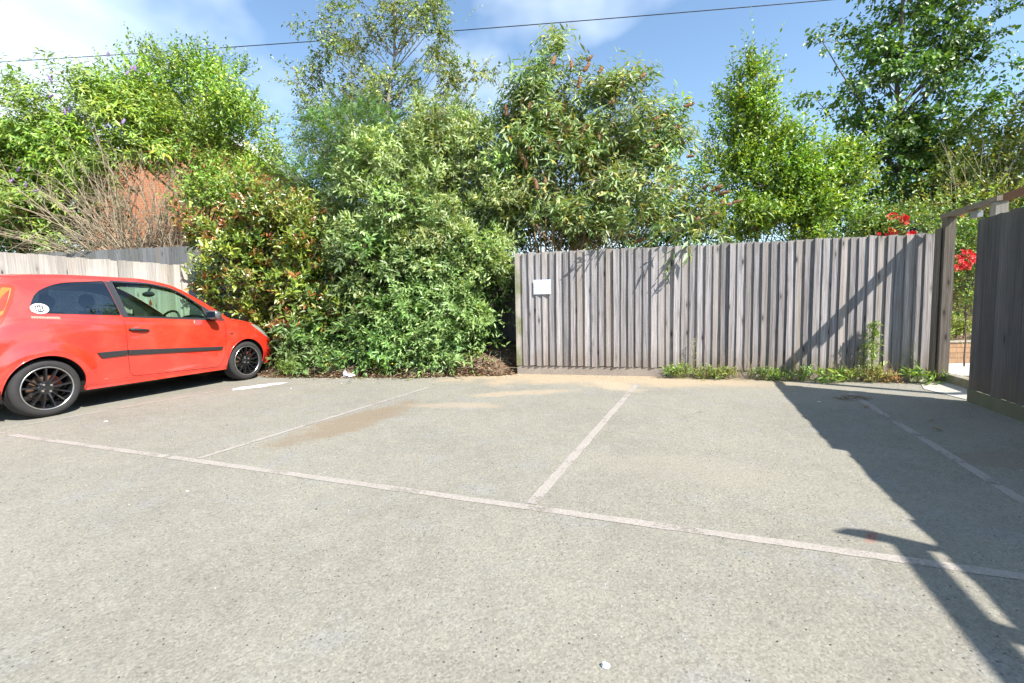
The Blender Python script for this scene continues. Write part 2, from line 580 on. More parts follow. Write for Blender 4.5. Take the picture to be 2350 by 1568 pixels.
MT = dict(
    tarmac=tarmac_material(), line=paint_line_material(),
    wood=wood_material('weathered_grey_board', (0.155, 0.139, 0.136), (0.44, 0.41, 0.408)),
    wood_dark=wood_material('dark_board', (0.070, 0.066, 0.068), (0.145, 0.139, 0.145), warm=-0.3),  # darker tone than the weathered boards
    wood_pale=wood_material('pale_board', (0.29, 0.27, 0.245), (0.47, 0.45, 0.415), warm=-0.1),  # lighter tone than the weathered boards
    wood_shaded=wood_material('shaded_grey_board', (0.12, 0.122, 0.138), (0.24, 0.245, 0.27)),  # grey boards with a bluish shade put into the colour
    wood_green=wood_material('algae_grey_board', (0.24, 0.22, 0.20), (0.44, 0.42, 0.39), algae=0.8),
    wood_brown=wood_material('brown_board', (0.16, 0.10, 0.06), (0.30, 0.20, 0.13)),
    post=wood_material('post_timber', (0.13, 0.105, 0.085), (0.27, 0.225, 0.185)),
    post_pale=wood_material('pale_post_timber', (0.34, 0.31, 0.27), (0.55, 0.51, 0.45), knots=False),
    rail_grey=wood_material('brown_grey_rail', (0.20, 0.165, 0.13), (0.37, 0.315, 0.26), knots=False),
    redwood=wood_material('red_brown_rail', (0.20, 0.075, 0.045), (0.34, 0.15, 0.09), knots=False, warm=-0.4),
    sleeper=wood_material('orange_brown_sleeper', (0.26, 0.14, 0.075), (0.46, 0.28, 0.16), knots=False),
    gravelboard=plain('concrete_gravel_board', (0.30, 0.255, 0.215), 0.9, noise=0.3, nscale=5, bump=0.5, bscale=50),
    gravelboard_green=plain('mossy_gravel_board', (0.13, 0.135, 0.085), 0.9, noise=0.35, nscale=6, bump=0.5, bscale=50),
    soil=soil_material('soil', (0.085, 0.055, 0.035), (0.19, 0.13, 0.085)),
    earth=soil_material('garden_earth', (0.05, 0.06, 0.025), (0.12, 0.11, 0.06), 3.0),
    gravel=soil_material('pale_gravel', (0.42, 0.40, 0.37), (0.68, 0.66, 0.63), 45.0),
    concrete=plain('concrete', (0.42, 0.39, 0.34), 0.9, noise=0.25, nscale=10, bump=0.4),
    bark=plain('bark', (0.13, 0.105, 0.08), 0.9, noise=0.4, nscale=14, bump=0.6, bscale=40),
    bark_pale=plain('pale_bark', (0.25, 0.225, 0.19), 0.9, noise=0.35, nscale=14, bump=0.4, bscale=40),
    twig_dead=plain('dead_twig', (0.36, 0.29, 0.20), 0.9, noise=0.35, nscale=3),
    stem_tan=plain('tan_stem', (0.33, 0.21, 0.115), 0.85, noise=0.35, nscale=6),
    leaf=leaf_material('leaf'), leaf_matt=leaf_material('matt_leaf', 0.26, 0.46, 0.6), leaf_glossy=leaf_material('glossy_leaf', 0.2, 0.28, 0.8),
    seed=plain('dry_seed_head', (0.27, 0.14, 0.07), 0.95, noise=0.45, nscale=40, bump=1.0, bscale=90),
    lilac=plain('lilac_flower', (0.26, 0.17, 0.36), 0.8, noise=0.3, nscale=60),
    rose=plain('red_rose_petal', (0.72, 0.022, 0.035), 0.5, noise=0.2, nscale=50),
    rose_pale=plain('peach_rose_petal', (0.75, 0.32, 0.20), 0.5),
    litter=leaf_material('dry_leaf', 0.1, 0.85, 0.2),
    white=plain('white_sheet', (0.60, 0.64, 0.72), 0.45, noise=0.04, nscale=9),
    white_paint=plain('spilt_white_paint', (0.58, 0.57, 0.54), 0.8, noise=0.12, nscale=30, bump=0.5),
    plastic=plain('lilac_white_plastic', (0.62, 0.63, 0.74), 0.35),
    upvc=plain('white_upvc', (0.80, 0.80, 0.80), 0.4),
    brick=brick_material(),
    tile=plain('roof_tile', (0.16, 0.09, 0.07), 0.85, noise=0.3, nscale=3),
    cable=plain('black_cable', (0.02, 0.02, 0.022), 0.6),
    screw=plain('steel_screw', (0.35, 0.35, 0.36), 0.4, metal=1.0),
    lead=plain('grey_metal_box', (0.28, 0.29, 0.31), 0.5),
)

# ------------------------------------------------------------------ ground
D_BRG = R(22.5)
DV = np.array([math.sin(D_BRG), math.cos(D_BRG)])      # along the parking bays
DN = np.array([math.cos(D_BRG), -math.sin(D_BRG)])     # across them, to the right


def edge_y(x):
    """where the tarmac ends and the planting bank begins"""
    return float(np.interp(x, [-14, -8.5, -5, -3.9, -3.0, -1.6, -0.9, -0.2, 0.05], [9.2, 8.9, 7.75, 7.35, 7.18, 6.98, 7.05, 7.05, 7.15]))


def fence_y(x):
    return float(np.interp(x, [0.079, 2.22, 5.3, 9], [7.15, 6.60, 5.80, 4.85]))


g_ = MB()
S = 1500
g_.add([(-S, -S, -0.06), (S, -S, -0.06), (S, S, -0.06), (-S, S, -0.06)], [(0, 1, 2, 3)])
tag(g_.build('ground', MT['earth']), kind='structure')
t_ = MB()
t_.add([(-15, -14, 0), (12, -14, 0), (12, 5.9, 0), (0.2, 9, 0), (-15, 9.6, 0)], [(0, 1, 2, 3, 4)])
tag(t_.build('tarmac', MT['tarmac']), kind='structure')

# planting bank behind the tarmac and the fence
xs = np.concatenate([np.arange(-26, -8, 0.7), np.arange(-8, 6.0, 0.14), np.arange(6.0, 26, 0.8)])
rows = np.concatenate([np.array([-0.12, -0.05, 0.0, 0.05, 0.11, 0.18, 0.26, 0.36, 0.48, 0.62, 0.8, 1.0, 1.3, 1.7, 2.3, 3.2, 5, 8, 14, 30])])
bv, bf = [], []
for i, x in enumerate(xs):
    e0 = edge_y(x) if x < 0.06 else fence_y(x) + 0.10
    for j, r in enumerate(rows):
        wob = 0.05 * math.sin(x * 5.3 + r) + 0.035 * math.sin(x * 13.7 + 1.3) if x < 0.0 else 0
        top = 0.55 if x < 4.2 else max(-0.05, 0.55 - (x - 4.2) * 0.7)
        if x < -8: top = 0.5
        z = -0.05 + (0.05 + 0.03) * min(1, max(0, r + 0.12) / 0.14) + top * (1 - math.exp(-max(0, r - 0.03) / 0.9))
        z += 0.018 * math.sin(x * 9 + j * 2.1) * math.sin(x * 4.1 - j) * min(1, max(0, r) * 4)
        bv.append((x, e0 + r + wob * (1 if r < 1 else 0), z))
nr = len(rows)
for i in range(len(xs) - 1):
    for j in range(nr - 1):
        bf.append((i * nr + j, (i + 1) * nr + j, (i + 1) * nr + j + 1, i * nr + j + 1))
tag(link('bank', mesh('bank', bv, bf, True), MT['soil']), kind='structure')

# ------------------------------------------------------------------ bay markings
MAINA, MAINB = gnd(-60, 986.5), gnd(2420, 1334)


def strip(name, p, q, w, zz, gaps=(), lab=None):
    p, q = np.array(p[:2]), np.array(q[:2])
    d = (q - p) / np.linalg.norm(q - p)
    s = np.array([-d[1], d[0]])
    L = np.linalg.norm(q - p)
    nseg = max(6, int(L / 0.035))
    mb = MB()
    lo, hi = [], []
    a0 = a1 = 0.0
    for i in range(nseg + 1):
        a0 = 0.6 * a0 + random.uniform(-0.003, 0.003)
        a1 = 0.6 * a1 + random.uniform(-0.003, 0.003)
        c = p + d * (L * i / nseg)
        lo.append(c - s * (w / 2 + a0))
        hi.append(c + s * (w / 2 + a1))
    vs = [(v[0], v[1], zz) for v in lo] + [(v[0], v[1], zz) for v in hi]
    fs = []
    for i in range(nseg):
        u = (i + 0.5) / nseg
        if any(a < u < b for a, b in gaps): continue
        fs.append((i, i + 1, nseg + 2 + i, nseg + 1 + i))
    mb.add(vs, fs)
    o = mb.build(name, MT['line'])
    tag(o, kind='structure')
    if lab: tag(o, lab)
    return o


strip('bay_line', MAINA, MAINB, 0.060, 0.002, gaps=((0.066, 0.080), (0.355, 0.360)), lab='long worn pinkish line across the front of the bays')
strip('bay_line', gnd(985, 889), gnd(455, 1053), 0.052, 0.0025, lab='worn divider line beside the brown stain')
strip('bay_line', gnd(1462, 882), gnd(1219, 1157), 0.062, 0.0025, lab='pinkish divider line in the middle of the empty bays')
strip('bay_line', gnd(1950, 903), gnd(2420, 1195), 0.062, 0.0025, lab='divider line lying in the shadow of the dark fence')
strip('bay_line', gnd(-60, 996), gnd(520, 894), 0.050, 0.0025, gaps=((0.42, 0.47), (0.8, 0.86)), lab='thin faded divider line beside the red car')


# ------------------------------------------------------------------ fences
def board_mesh(name, w, h, tl, tr, slant, mat, seed):
    rr = random.Random(seed)
    nz = 5
    vs, fs = [], []
    bow = rr.uniform(-0.006, 0.006)
    for i in range(nz):
        u = i / (nz - 1)
        z = h * u
        bx = bow * math.sin(math.pi * u) + rr.uniform(-0.0015, 0.0015)
        by = rr.uniform(-0.0012, 0.0012)
        for (x, y) in ((0, 0.004), (0, -tl), (w, -tr), (w, 0.004)):
            zz = z + (slant * (x / w - 0.5) if i == nz - 1 else 0)
            vs.append((x + bx, y + by, zz))
    for i in range(nz - 1):
        for k in range(4):
            k2 = (k + 1) % 4
            fs.append((i * 4 + k, i * 4 + k2, (i + 1) * 4 + k2, (i + 1) * 4 + k))
    fs.append((3, 2, 1, 0))
    b = (nz - 1) * 4
    fs.append((b, b + 1, b + 2, b + 3))
    me = mesh(name, vs, fs)
    me.materials.append(mat)
    return me


def fence(name, A, B, z0, z1, mat, label, exposure=0.103, step=(0.0330, 0.0060), rail_mat=None, z1b=None, first_mat=None, posts=True, jitter=0.006, group=None, parent=None):
    A, B = np.array(A, float), np.array(B, float)
    L = np.linalg.norm(B - A)
    d = (B - A) / L
    ang = math.atan2(d[1], d[0])
    if parent is None:
        root = empty(name, (A[0], A[1], 0))
        root.rotation_euler[2] = ang
        tag(root, label, 'fence', group)
    else:
        root = parent
    n = max(1, int(round(L / exposure)))
    ex = L / n
    z1b = z1 if z1b is None else z1b
    hmax = max(z1, z1b) - z0
    tl, tr = step
    variants = [board_mesh('board', ex * random.uniform(1.06, 1.12), hmax, tl * random.uniform(0.72, 1.22), tr * random.uniform(0.6, 1.4), random.uniform(-0.012, 0.012), mat, random.random()) for _ in range(14)]
    for i in range(n):
        u = (i + 0.5) / n
        h = (z1 + (z1b - z1) * u) - z0
        me = variants[random.randrange(14)]
        if first_mat is not None and i < 1:
            me = me.copy()
            me.materials[0] = first_mat
        link('board', me, None, root, loc=(i * ex + random.uniform(-0.003, 0.003), random.uniform(-0.0015, 0.0015), z0 + random.uniform(-jitter, jitter)),
             rot=(random.uniform(-0.003, 0.003), random.uniform(-0.004, 0.004), random.uniform(-0.006, 0.006)), scale=(1, 1, (h + random.uniform(-jitter, jitter)) / hmax))
    rm = rail_mat or MT['post']
    for zz in (z0 + 0.25, (z0 + z1) / 2, min(z1, z1b) - 0.2):
        mb = MB()
        mb.box(0, L, 0.008, 0.07, zz - 0.035, zz + 0.035)
        mb.build('rail', rm, root)
    if posts:
        k = max(1, int(round(L / 2.0)))
        for i in range(k + 1):
            mb = MB()
            x = min(max(i * L / k, 0.06), L - 0.06)
            mb.box(x - 0.05, x + 0.05, 0.072, 0.172, 0, min(z1, z1b) - 0.03)
            mb.build('post', rm, root)
    return root


# the weathered fence at the head of the empty bays, in two runs
f1 = fence('closeboard_fence', FENCE_A, FENCE_B, 0.135, 1.862, MT['wood'], 'weathered grey closeboard fence with a white notice at its far end', first_mat=MT['wood_green'])
L1 = float(np.linalg.norm(FENCE_B - FENCE_A))
gb = MB()
gb.box(0.0, L1, -0.012, 0.045, -0.02, 0.128)
gb.build('gravel_board', MT['gravelboard'], f1)
f2 = fence('closeboard_fence', FENCE_B, FENCE_C, 0.105, 1.862, MT['wood'], 'weathered grey closeboard fence with weeds growing along its foot')
L2 = float(np.linalg.norm(FENCE_C - FENCE_B))
gb = MB()
gb.box(0.012, L2, -0.010, 0.045, -0.02, 0.098)
gb.build('gravel_board', MT['gravelboard'], f2)
mb = MB()
mb.box(-0.03, 0.35, -0.018, -0.011, -0.02, 0.10)
# unseen short fence added to darken the left end gap, and the bank fence
fence('closeboard_fence', (0.42, 8.35), (0.12, 7.27), 0.05, 1.84, MT['wood_brown'], 'unseen short fence added to shade the gap behind the grey fence end', rail_mat=MT['post'])
fence('closeboard_fence', (-11.5, 10.12), (-4.2, 8.88), 0.25, 2.372, MT['wood_shaded'], 'grey fence coloured bluish for shade on the bank behind the car roof', step=(0.013, 0.008))
fence('closeboard_fence', (-4.2, 8.88), (0.42, 8.37), 0.25, 1.95, MT['wood_dark'], 'darkened fence hidden behind the dark shrubs on the bank', step=(0.013, 0.008))  # dark board colour stands for the gloom behind the shrubs
pb = np.array([-5.77, 8.08])
fl = fence('closeboard_fence', pb - DV * 7.6, pb, 0.06, 1.90, MT['wood_pale'], 'pale fence alongside the red car', step=(0.011, 0.008), z1b=1.885)
mb = MB()
mb.box(7.6 + 0.002, 7.6 + 0.10, -0.05, 0.05, 0, 1.90)
mb.build('end_post', MT['post_pale'], fl)

# dark fence down the right side
PN = np.array([4.669, 4.636])
PE = PN - DV * 2.8
fd = fence('closeboard_fence', PN, PE, 0.13, 1.825, MT['wood_dark'], 'dark fence standing in its own shade by the gateway', step=(0.012, 0.008), exposure=0.125, posts=False)
gb = MB()
gb.box(0.0, 2.8, -0.02, 0.03, -0.02, 0.126)
gb.build('gravel_board', MT['gravelboard_green'], fd)
fd2 = fence('closeboard_fence', PE - DV * 0.003, PE - DV * 6.5, 0.13, 1.745, MT['wood_dark'], 'dark lower fence running on beside the camera', step=(0.012, 0.008), exposure=0.125, posts=False)
gb = MB()
gb.box(0.0, 6.5, -0.02, 0.03, -0.02, 0.126)
gb.build('gravel_board', MT['gravelboard_green'], fd2)

# gateway: two posts, a top rail, a sill
gw = empty('gateway', (5.22, 5.62, 0))
tag(gw, 'open timber gateway with sloping top rail between the two fences', 'gateway')
off = Vector((-5.22, -5.62, 0))


def G(p): return Vector(p) + off


m_ = MB()
m_.beam(G((5.275, 5.60, 0.0)), G((5.275, 5.60, 2.02)), 0.10, 0.10, (0.38, 0.92, 0))
m_.build('post', MT['post'], gw)
m_ = MB()
m_.beam(G((5.205, 5.66, 0.0)), G((5.205, 5.66, 1.90)), 0.085, 0.03, (-DN[0], -DN[1], 0))
m_.build('cover_board', MT['post'], gw)
m_ = MB()
m_.beam(G((5.03, 4.80, 0.0)), G((5.03, 4.80, 2.03)), 0.10, 0.10, (0.38, 0.92, 0))
m_.build('post', MT['post_pale'], gw)
m_ = MB()
m_.beam(G((5.30, 5.67, 2.045)), G((5.01, 4.74, 2.06)), 0.115, 0.05)
m_.build('top_rail', MT['rail_grey'], gw)
m_ = MB()
m_.beam(G((5.33, 5.55, 0.07)), G((5.05, 4.85, 0.07)), 0.11, 0.14)
m_.build('sill', MT['wood_green'], gw)
m_ = MB()
m_.beam(G((5.205, 5.25, 1.975)), G((5.16, 5.12, 1.975)), 0.05, 0.07)
m_.build('latch_box', MT['lead'], gw)
m_ = MB()
m_.add([(v[0], v[1], v[2]) for v in ((4.80, 5.30, 0.006), (4.70, 4.70, 0.006), (5.06, 4.86, 0.05), (5.33, 5.58, 0.05), (5.05, 5.62, 0.006))], [(0, 1, 2, 3, 4)])
tag(m_.build('threshold', MT['concrete']), kind='structure')

# red-brown rail carried on behind the dark fence (its shadow reaches the bays)
rr_ = empty('rail_fence', (4.98, 4.70, 0))
tag(rr_, 'red brown top rail on posts behind the dark fence', 'rail')
o2 = Vector((-4.98, -4.70, 0))
s0 = np.array([4.985, 4.70])
for a, b, zz, hh in ((0.0, 2.35, 2.055, 0.075),):
    p, q = s0 - DV * a, s0 - DV * b
    m_ = MB()
    m_.beam(Vector((p[0], p[1], zz)) + o2, Vector((q[0], q[1], zz)) + o2, 0.045, hh)
    m_.build('rail', MT['redwood'], rr_)
    for e in (1.1, 2.3):
        c = s0 - DV * e
        m_ = MB()
        m_.beam(Vector((c[0] + 0.06, c[1], 0)) + o2, Vector((c[0] + 0.06, c[1], zz - 0.04)) + o2, 0.075, 0.075, (DV[0], DV[1], 0))
        m_.build('post', MT['post'], rr_)
# second garden rail out of frame, its board made up to cast a pointed shadow
r3 = empty('garden_rail', (3.30, 0.68, 0))
tag(r3, 'unseen garden rail with a made up board that casts the pointed shadow', 'rail')
o3 = Vector((-3.30, -0.68, 0))
p, q = np.array([3.26, 0.53]), np.array([3.26, 0.53]) - DV * 4.0
m_ = MB()
m_.beam(Vector((p[0], p[1], 2.17)) + o3, Vector((q[0], q[1], 2.17)) + o3, 0.05, 0.085)
m_.build('rail', MT['post'], r3)
for e in (0.6, 3.6):
    c = p - DV * e
    m_ = MB()
    m_.beam(Vector((c[0] + 0.07, c[1], 0)) + o3, Vector((c[0] + 0.07, c[1], 2.2)) + o3, 0.08, 0.08, (DV[0], DV[1], 0))
    m_.build('post', MT['post'], r3)
m_ = MB()
cast_pts = [(3.02, 0.62), (3.10, 0.655), (3.19, 0.63), (3.38, 0.48), (3.32, 0.44), (3.14, 0.545)]
m_.add([(x + o3[0], y + o3[1], 2.16) for x, y in cast_pts] + [(x + o3[0], y + o3[1], 2.185) for x, y in cast_pts],
       [(5, 4, 3, 2, 1, 0), (6, 7, 8, 9, 10, 11)] + [(i, (i + 1) % 6, 6 + (i + 1) % 6, 6 + i) for i in range(6)])
m_.build('shadow_board', MT['post'], r3)

# white notice on the fence
df = (FENCE_B - FENCE_A) / L1
sg = empty('notice', (FENCE_A[0], FENCE_A[1], 0))
sg.rotation_euler[2] = math.atan2(df[1], df[0])
tag(sg, 'blank white notice sheet screwed to the grey fence', 'notice')
m_ = MB()
m_.box(0.285, 0.553, -0.0475, -0.0445, 1.232, 1.452)
m_.build('sheet', MT['white'], sg)
for x in (0.298, 0.540):
    m_ = MB()
    m_.lathe([(0.0, -0.051), (0.005, -0.050), (0.006, -0.0472)], 8, 'y', (x, 0, 1.342))
    m_.build('screw', MT['screw'], sg)

# things seen through the gateway
gv_ = MB()
gv_.add([(5.36, 5.2, 0.016), (12, 3.0, 0.016), (14, 9, 0.016), (6.2, 9, 0.016), (5.42, 5.75, 0.016)], [(0, 1, 2, 3, 4)])
tag(gv_.build('gravel_path', MT['gravel']), kind='structure')
pl = empty('raised_planter', (7.1, 7.3, 0))
tag(pl, 'orange brown sleeper planter seen through the gateway', 'planter')
for k in range(4):
    m_ = MB()
    m_.box(-0.75, 1.0, -0.035 + 0.004 * (k % 2), 0.035 + 0.004 * (k % 2), 0.02 + 0.083 * k, 0.02 + 0.083 * k + 0.078)
    m_.build('plank', MT['sleeper'], pl)
m_ = MB()
m_.box(-0.78, 1.02, -0.05, 0.06, 0.352, 0.375)
m_.build('capping', MT['post_pale'], pl)
m_ = MB()
m_.box(-0.75, 1.0, 0.062, 0.9, 0.0, 0.33)
m_.build('soil_fill', MT['soil'], pl)
fence('closeboard_fence', (6.6, 9.6), (12.2, 8.3), 0.05, 1.75, MT['wood_brown'], 'brown garden fence seen through the gateway', exposure=0.12, step=(0.02, 0.006))

# ------------------------------------------------------------------ brick house beyond
ho = empty('brick_house', (-10.2, 15.0, 0))
tag(ho, 'orange brick gable house with white verge behind the shrubs', 'house')
HW, EZ, AZ, DP = 3.5, 5.22, 7.45, 9.0
m_ = MB()
m_.add([(-HW, 0, 0), (HW, 0, 0), (HW, 0, EZ), (0, 0, AZ), (-HW, 0, EZ), (-HW, DP, 0), (HW, DP, 0), (HW, DP, EZ), (0, DP, AZ), (-HW, DP, EZ)],
       [(0, 1, 2, 3, 4), (9, 8, 7, 6, 5), (1, 6, 7, 2), (5, 0, 4, 9)])
m_.build('wall', MT['brick'], ho)
for sx in (-1, 1):
    n_ = np.array([AZ - EZ, HW]) / math.hypot(AZ - EZ, HW)
    m_ = MB()
    a, b = (sx * 0.0, AZ + 0.06), (sx * (HW + 0.3), EZ - 0.13)
    m_.add([(a[0], -0.12, a[1]), (b[0], -0.12, b[1]), (b[0], DP + 0.1, b[1]), (a[0], DP + 0.1, a[1]), (a[0], -0.12, a[1] + 0.05), (b[0], -0.12, b[1] + 0.05), (b[0], DP + 0.1, b[1] + 0.05), (a[0], DP + 0.1, a[1] + 0.05)],
           [(0, 1, 2, 3), (7, 6, 5, 4), (0, 4, 5, 1), (1, 5, 6, 2), (2, 6, 7, 3), (3, 7, 4, 0)])
    rf = m_.build('roof', MT['tile'], ho)
    m_ = MB()
    m_.beam((sx * 0.01, -0.15, AZ + 0.06), (sx * (HW + 0.32), -0.15, EZ - 0.12), 0.05, 0.24, (0, -0.0, 1))
    m_.build('verge_board', MT['upvc'], ho)

# ------------------------------------------------------------------ overhead cable
pts = []
c0, c1 = at(-700, 178, 19.0), at(3300, -130, 11.5)
for i in range(41):
    u = i / 40
    p = c0 + (c1 - c0) * u
    p[2] -= 4 * u * (1 - u) * 0.35
    pts.append(p)
m_ = MB()
m_.tube(pts, 0.013, 6)
tag(m_.build('overhead_cable', MT['cable'], None, True), 'thin black overhead cable crossing the sky', 'cable')


# ------------------------------------------------------------------ vegetation
def unit(a):
    return a / np.maximum(np.linalg.norm(a, axis=-1, keepdims=True), 1e-9)


def fast_mesh(name, V, Fc, cols=None):
    """V (n,3); Fc (m,3) triangles; cols (n,3) stored as leaf_col"""
    me = bpy.data.meshes.new(name)
    V = np.ascontiguousarray(V, np.float32)
    Fc = np.ascontiguousarray(Fc, np.int32)
    me.vertices.add(len(V))
    me.vertices.foreach_set('co', V.ravel())
    me.loops.add(Fc.size)
    me.loops.foreach_set('vertex_index', Fc.ravel())
    me.polygons.add(len(Fc))
    me.polygons.foreach_set('loop_start', np.arange(0, Fc.size, 3, dtype=np.int32))
    me.polygons.foreach_set('loop_total', np.full(len(Fc), 3, np.int32))
    if cols is not None:
        ca = me.color_attributes.new('leaf_col', 'FLOAT_COLOR', 'POINT')
        c4 = np.ones((len(V), 4), np.float32)
        c4[:, :3] = cols
        ca.data.foreach_set('color', c4.ravel())
    me.update(calc_edges=True)
    return me


def leaves_on(P, A, N, ln, wd, shape, col, fold=0.18, droop=0.15):
    """one leaf per row: base P, axis A, normal N"""
    n = len(P)
    B = unit(np.cross(N, A))
    ln, wd = ln[:, None], wd[:, None]
    if shape == 'lance':
        q = N * (wd * fold - ln * droop * 0.28)
        V = np.stack([P, P + A * ln * 0.42 + B * wd * 0.5 + q, P + A * ln - N * ln * droop, P + A * ln * 0.42 - B * wd * 0.5 + q], 1)
        F = np.array([[0, 2, 1], [0, 3, 2]])
    else:
        V = np.stack([P, P + A * ln * 0.28 + B * wd * 0.44 + N * wd * fold, P + A * ln * 0.66 + B * wd * 0.40 + N * (wd * fold - ln * droop * 0.4),
                      P + A * ln - N * ln * droop, P + A * ln * 0.66 - B * wd * 0.40 + N * (wd * fold - ln * droop * 0.4), P + A * ln * 0.28 - B * wd * 0.44 + N * wd * fold], 1)
        F = np.array([[0, 3, 2], [0, 2, 1], [0, 4, 3], [0, 5, 4]])
    k = V.shape[1]
    Fc = (F[None] + (np.arange(n) * k)[:, None, None]).reshape(-1, 3)
    return V.reshape(-1, 3), Fc, np.repeat(col, k, 0)


def palette(n, pal, r):
    cs = np.array([p[:3] for p in pal])
    ws = np.array([p[3] for p in pal], float)
    return cs[r.choice(len(pal), n, p=ws / ws.sum())]


def sprays(P0, T, L, nl, spec, pal, r, tip_pal=None, tip_prob=0.0, gain=None):
    """leaf sprays: twigs start at P0 along T with length L, nl leaves each"""
    n = len(P0)
    t = (np.arange(nl) + 0.6) / nl
    S0 = unit(np.cross(T, r.normal(size=(n, 3))))
    S1 = unit(np.cross(T, S0))
    sag = spec.get('sag', 0.12)
    pos = P0[:, None] + T[:, None] * (L[:, None] * t[None])[..., None]
    pos[..., 2] -= sag * L[:, None] * t[None] ** 2
    mode = spec.get('mode', 'spiral')
    if mode == 'pinnate':
        up = unit(np.array([0, 0, 1.0]) + 0.5 * r.normal(size=(n, 3)))
        B = unit(np.cross(up, T))
        sgn = np.where(np.arange(nl) % 2 == 0, 1.0, -1.0)
        S = B[:, None] * sgn[None, :, None]
    elif mode == 'opposite':
        ph = (np.arange(nl) // 2) * (math.pi / 2) + (np.arange(nl) % 2) * math.pi
        S = S0[:, None] * np.cos(ph)[None, :, None] + S1[:, None] * np.sin(ph)[None, :, None]
    else:
        ph = np.arange(nl) * 2.4
        S = S0[:, None] * np.cos(ph)[None, :, None] + S1[:, None] * np.sin(ph)[None, :, None]
    sa = spec.get('angle', 0.85)
    A = T[:, None] * math.cos(sa) + S * math.sin(sa) + r.normal(size=(n, nl, 3)) * spec.get('jit', 0.22)
    A[..., 2] -= spec.get('hang', 0.0)
    A = unit(A).reshape(-1, 3)
    if mode == 'pinnate':
        N = np.repeat(unit(np.cross(T, B)) * 1.0, nl, 0)
        N = N * np.sign(N[:, 2:3] + 1e-6) + 0.15 * r.normal(size=N.shape)
    else:
        N = np.array([0.45, -0.45, 0.95]) + spec.get('nrand', 0.55) * r.normal(size=A.shape) + 0.35 * np.repeat(T, nl, 0)
    N = unit(N - A * np.sum(N * A, 1, keepdims=True))
    m = n * nl
    ln = spec['len'] * np.repeat(r.uniform(0.7, 1.3, n), nl) * r.uniform(0.55, 1.25, m) * np.tile(1 - 0.35 * np.abs(t - 0.45), n)
    wd = spec['wid'] * ln / spec['len'] * r.uniform(0.85, 1.15, m)
    col = 1.65 * palette(m, pal, r) * (np.repeat(r.uniform(0.82, 1.18, n), nl) * r.uniform(0.85, 1.15, m))[:, None]
    if gain is not None:
        col = col * np.repeat(gain, nl, 0)
    if tip_pal is not None:
        flag = (np.repeat(r.random(n) < tip_prob, nl)) & (np.tile(t, n) > 0.45)
        tc = palette(m, tip_pal, r) * r.uniform(0.85, 1.15, m)[:, None]
        col = np.where(flag[:, None], tc, col)
    return leaves_on(pos.reshape(-1, 3), A, N, ln, wd, spec.get('shape', 'lance'), col, spec.get('fold', 0.18), spec.get('droop', 0.15))


def lobe(px, py, Y, rpx, rpy, ry):
    c = at(px, py, Y)
    k = Y / F_PX
    return (*c, rpx * k, ry, rpy * k)


def sample_lobes(lobes, n, r, shell=0.42):
    lb = np.array(lobes)
    vol = (lb[:, 3] * lb[:, 4] * lb[:, 5]) ** 0.75
    idx = r.choice(len(lb), n, p=vol / vol.sum())
    u = unit(r.normal(size=(n, 3)))
    rad = r.random(n) ** shell
    C = lb[idx, :3]
    return C + u * rad[:, None] * lb[idx, 3:6], unit(u / lb[idx, 3:6]), idx


def branch_tubes(segs, name, mat, parent, n=5):
    """segs: list of (points, radii)"""
    mb = MB()
    for p, rd in segs:
        mb.tube(p, rd, n, cap=False)
    return mb.build(name, mat, parent, True)


def curve_pts(a, b, bend, k=6):
    a, b = np.array(a, float), np.array(b, float)
    m = (a + b) / 2 + np.array(bend)
    return [tuple((1 - u) ** 2 * a + 2 * u * (1 - u) * m + u * u * b) for u in np.linspace(0, 1, k)]


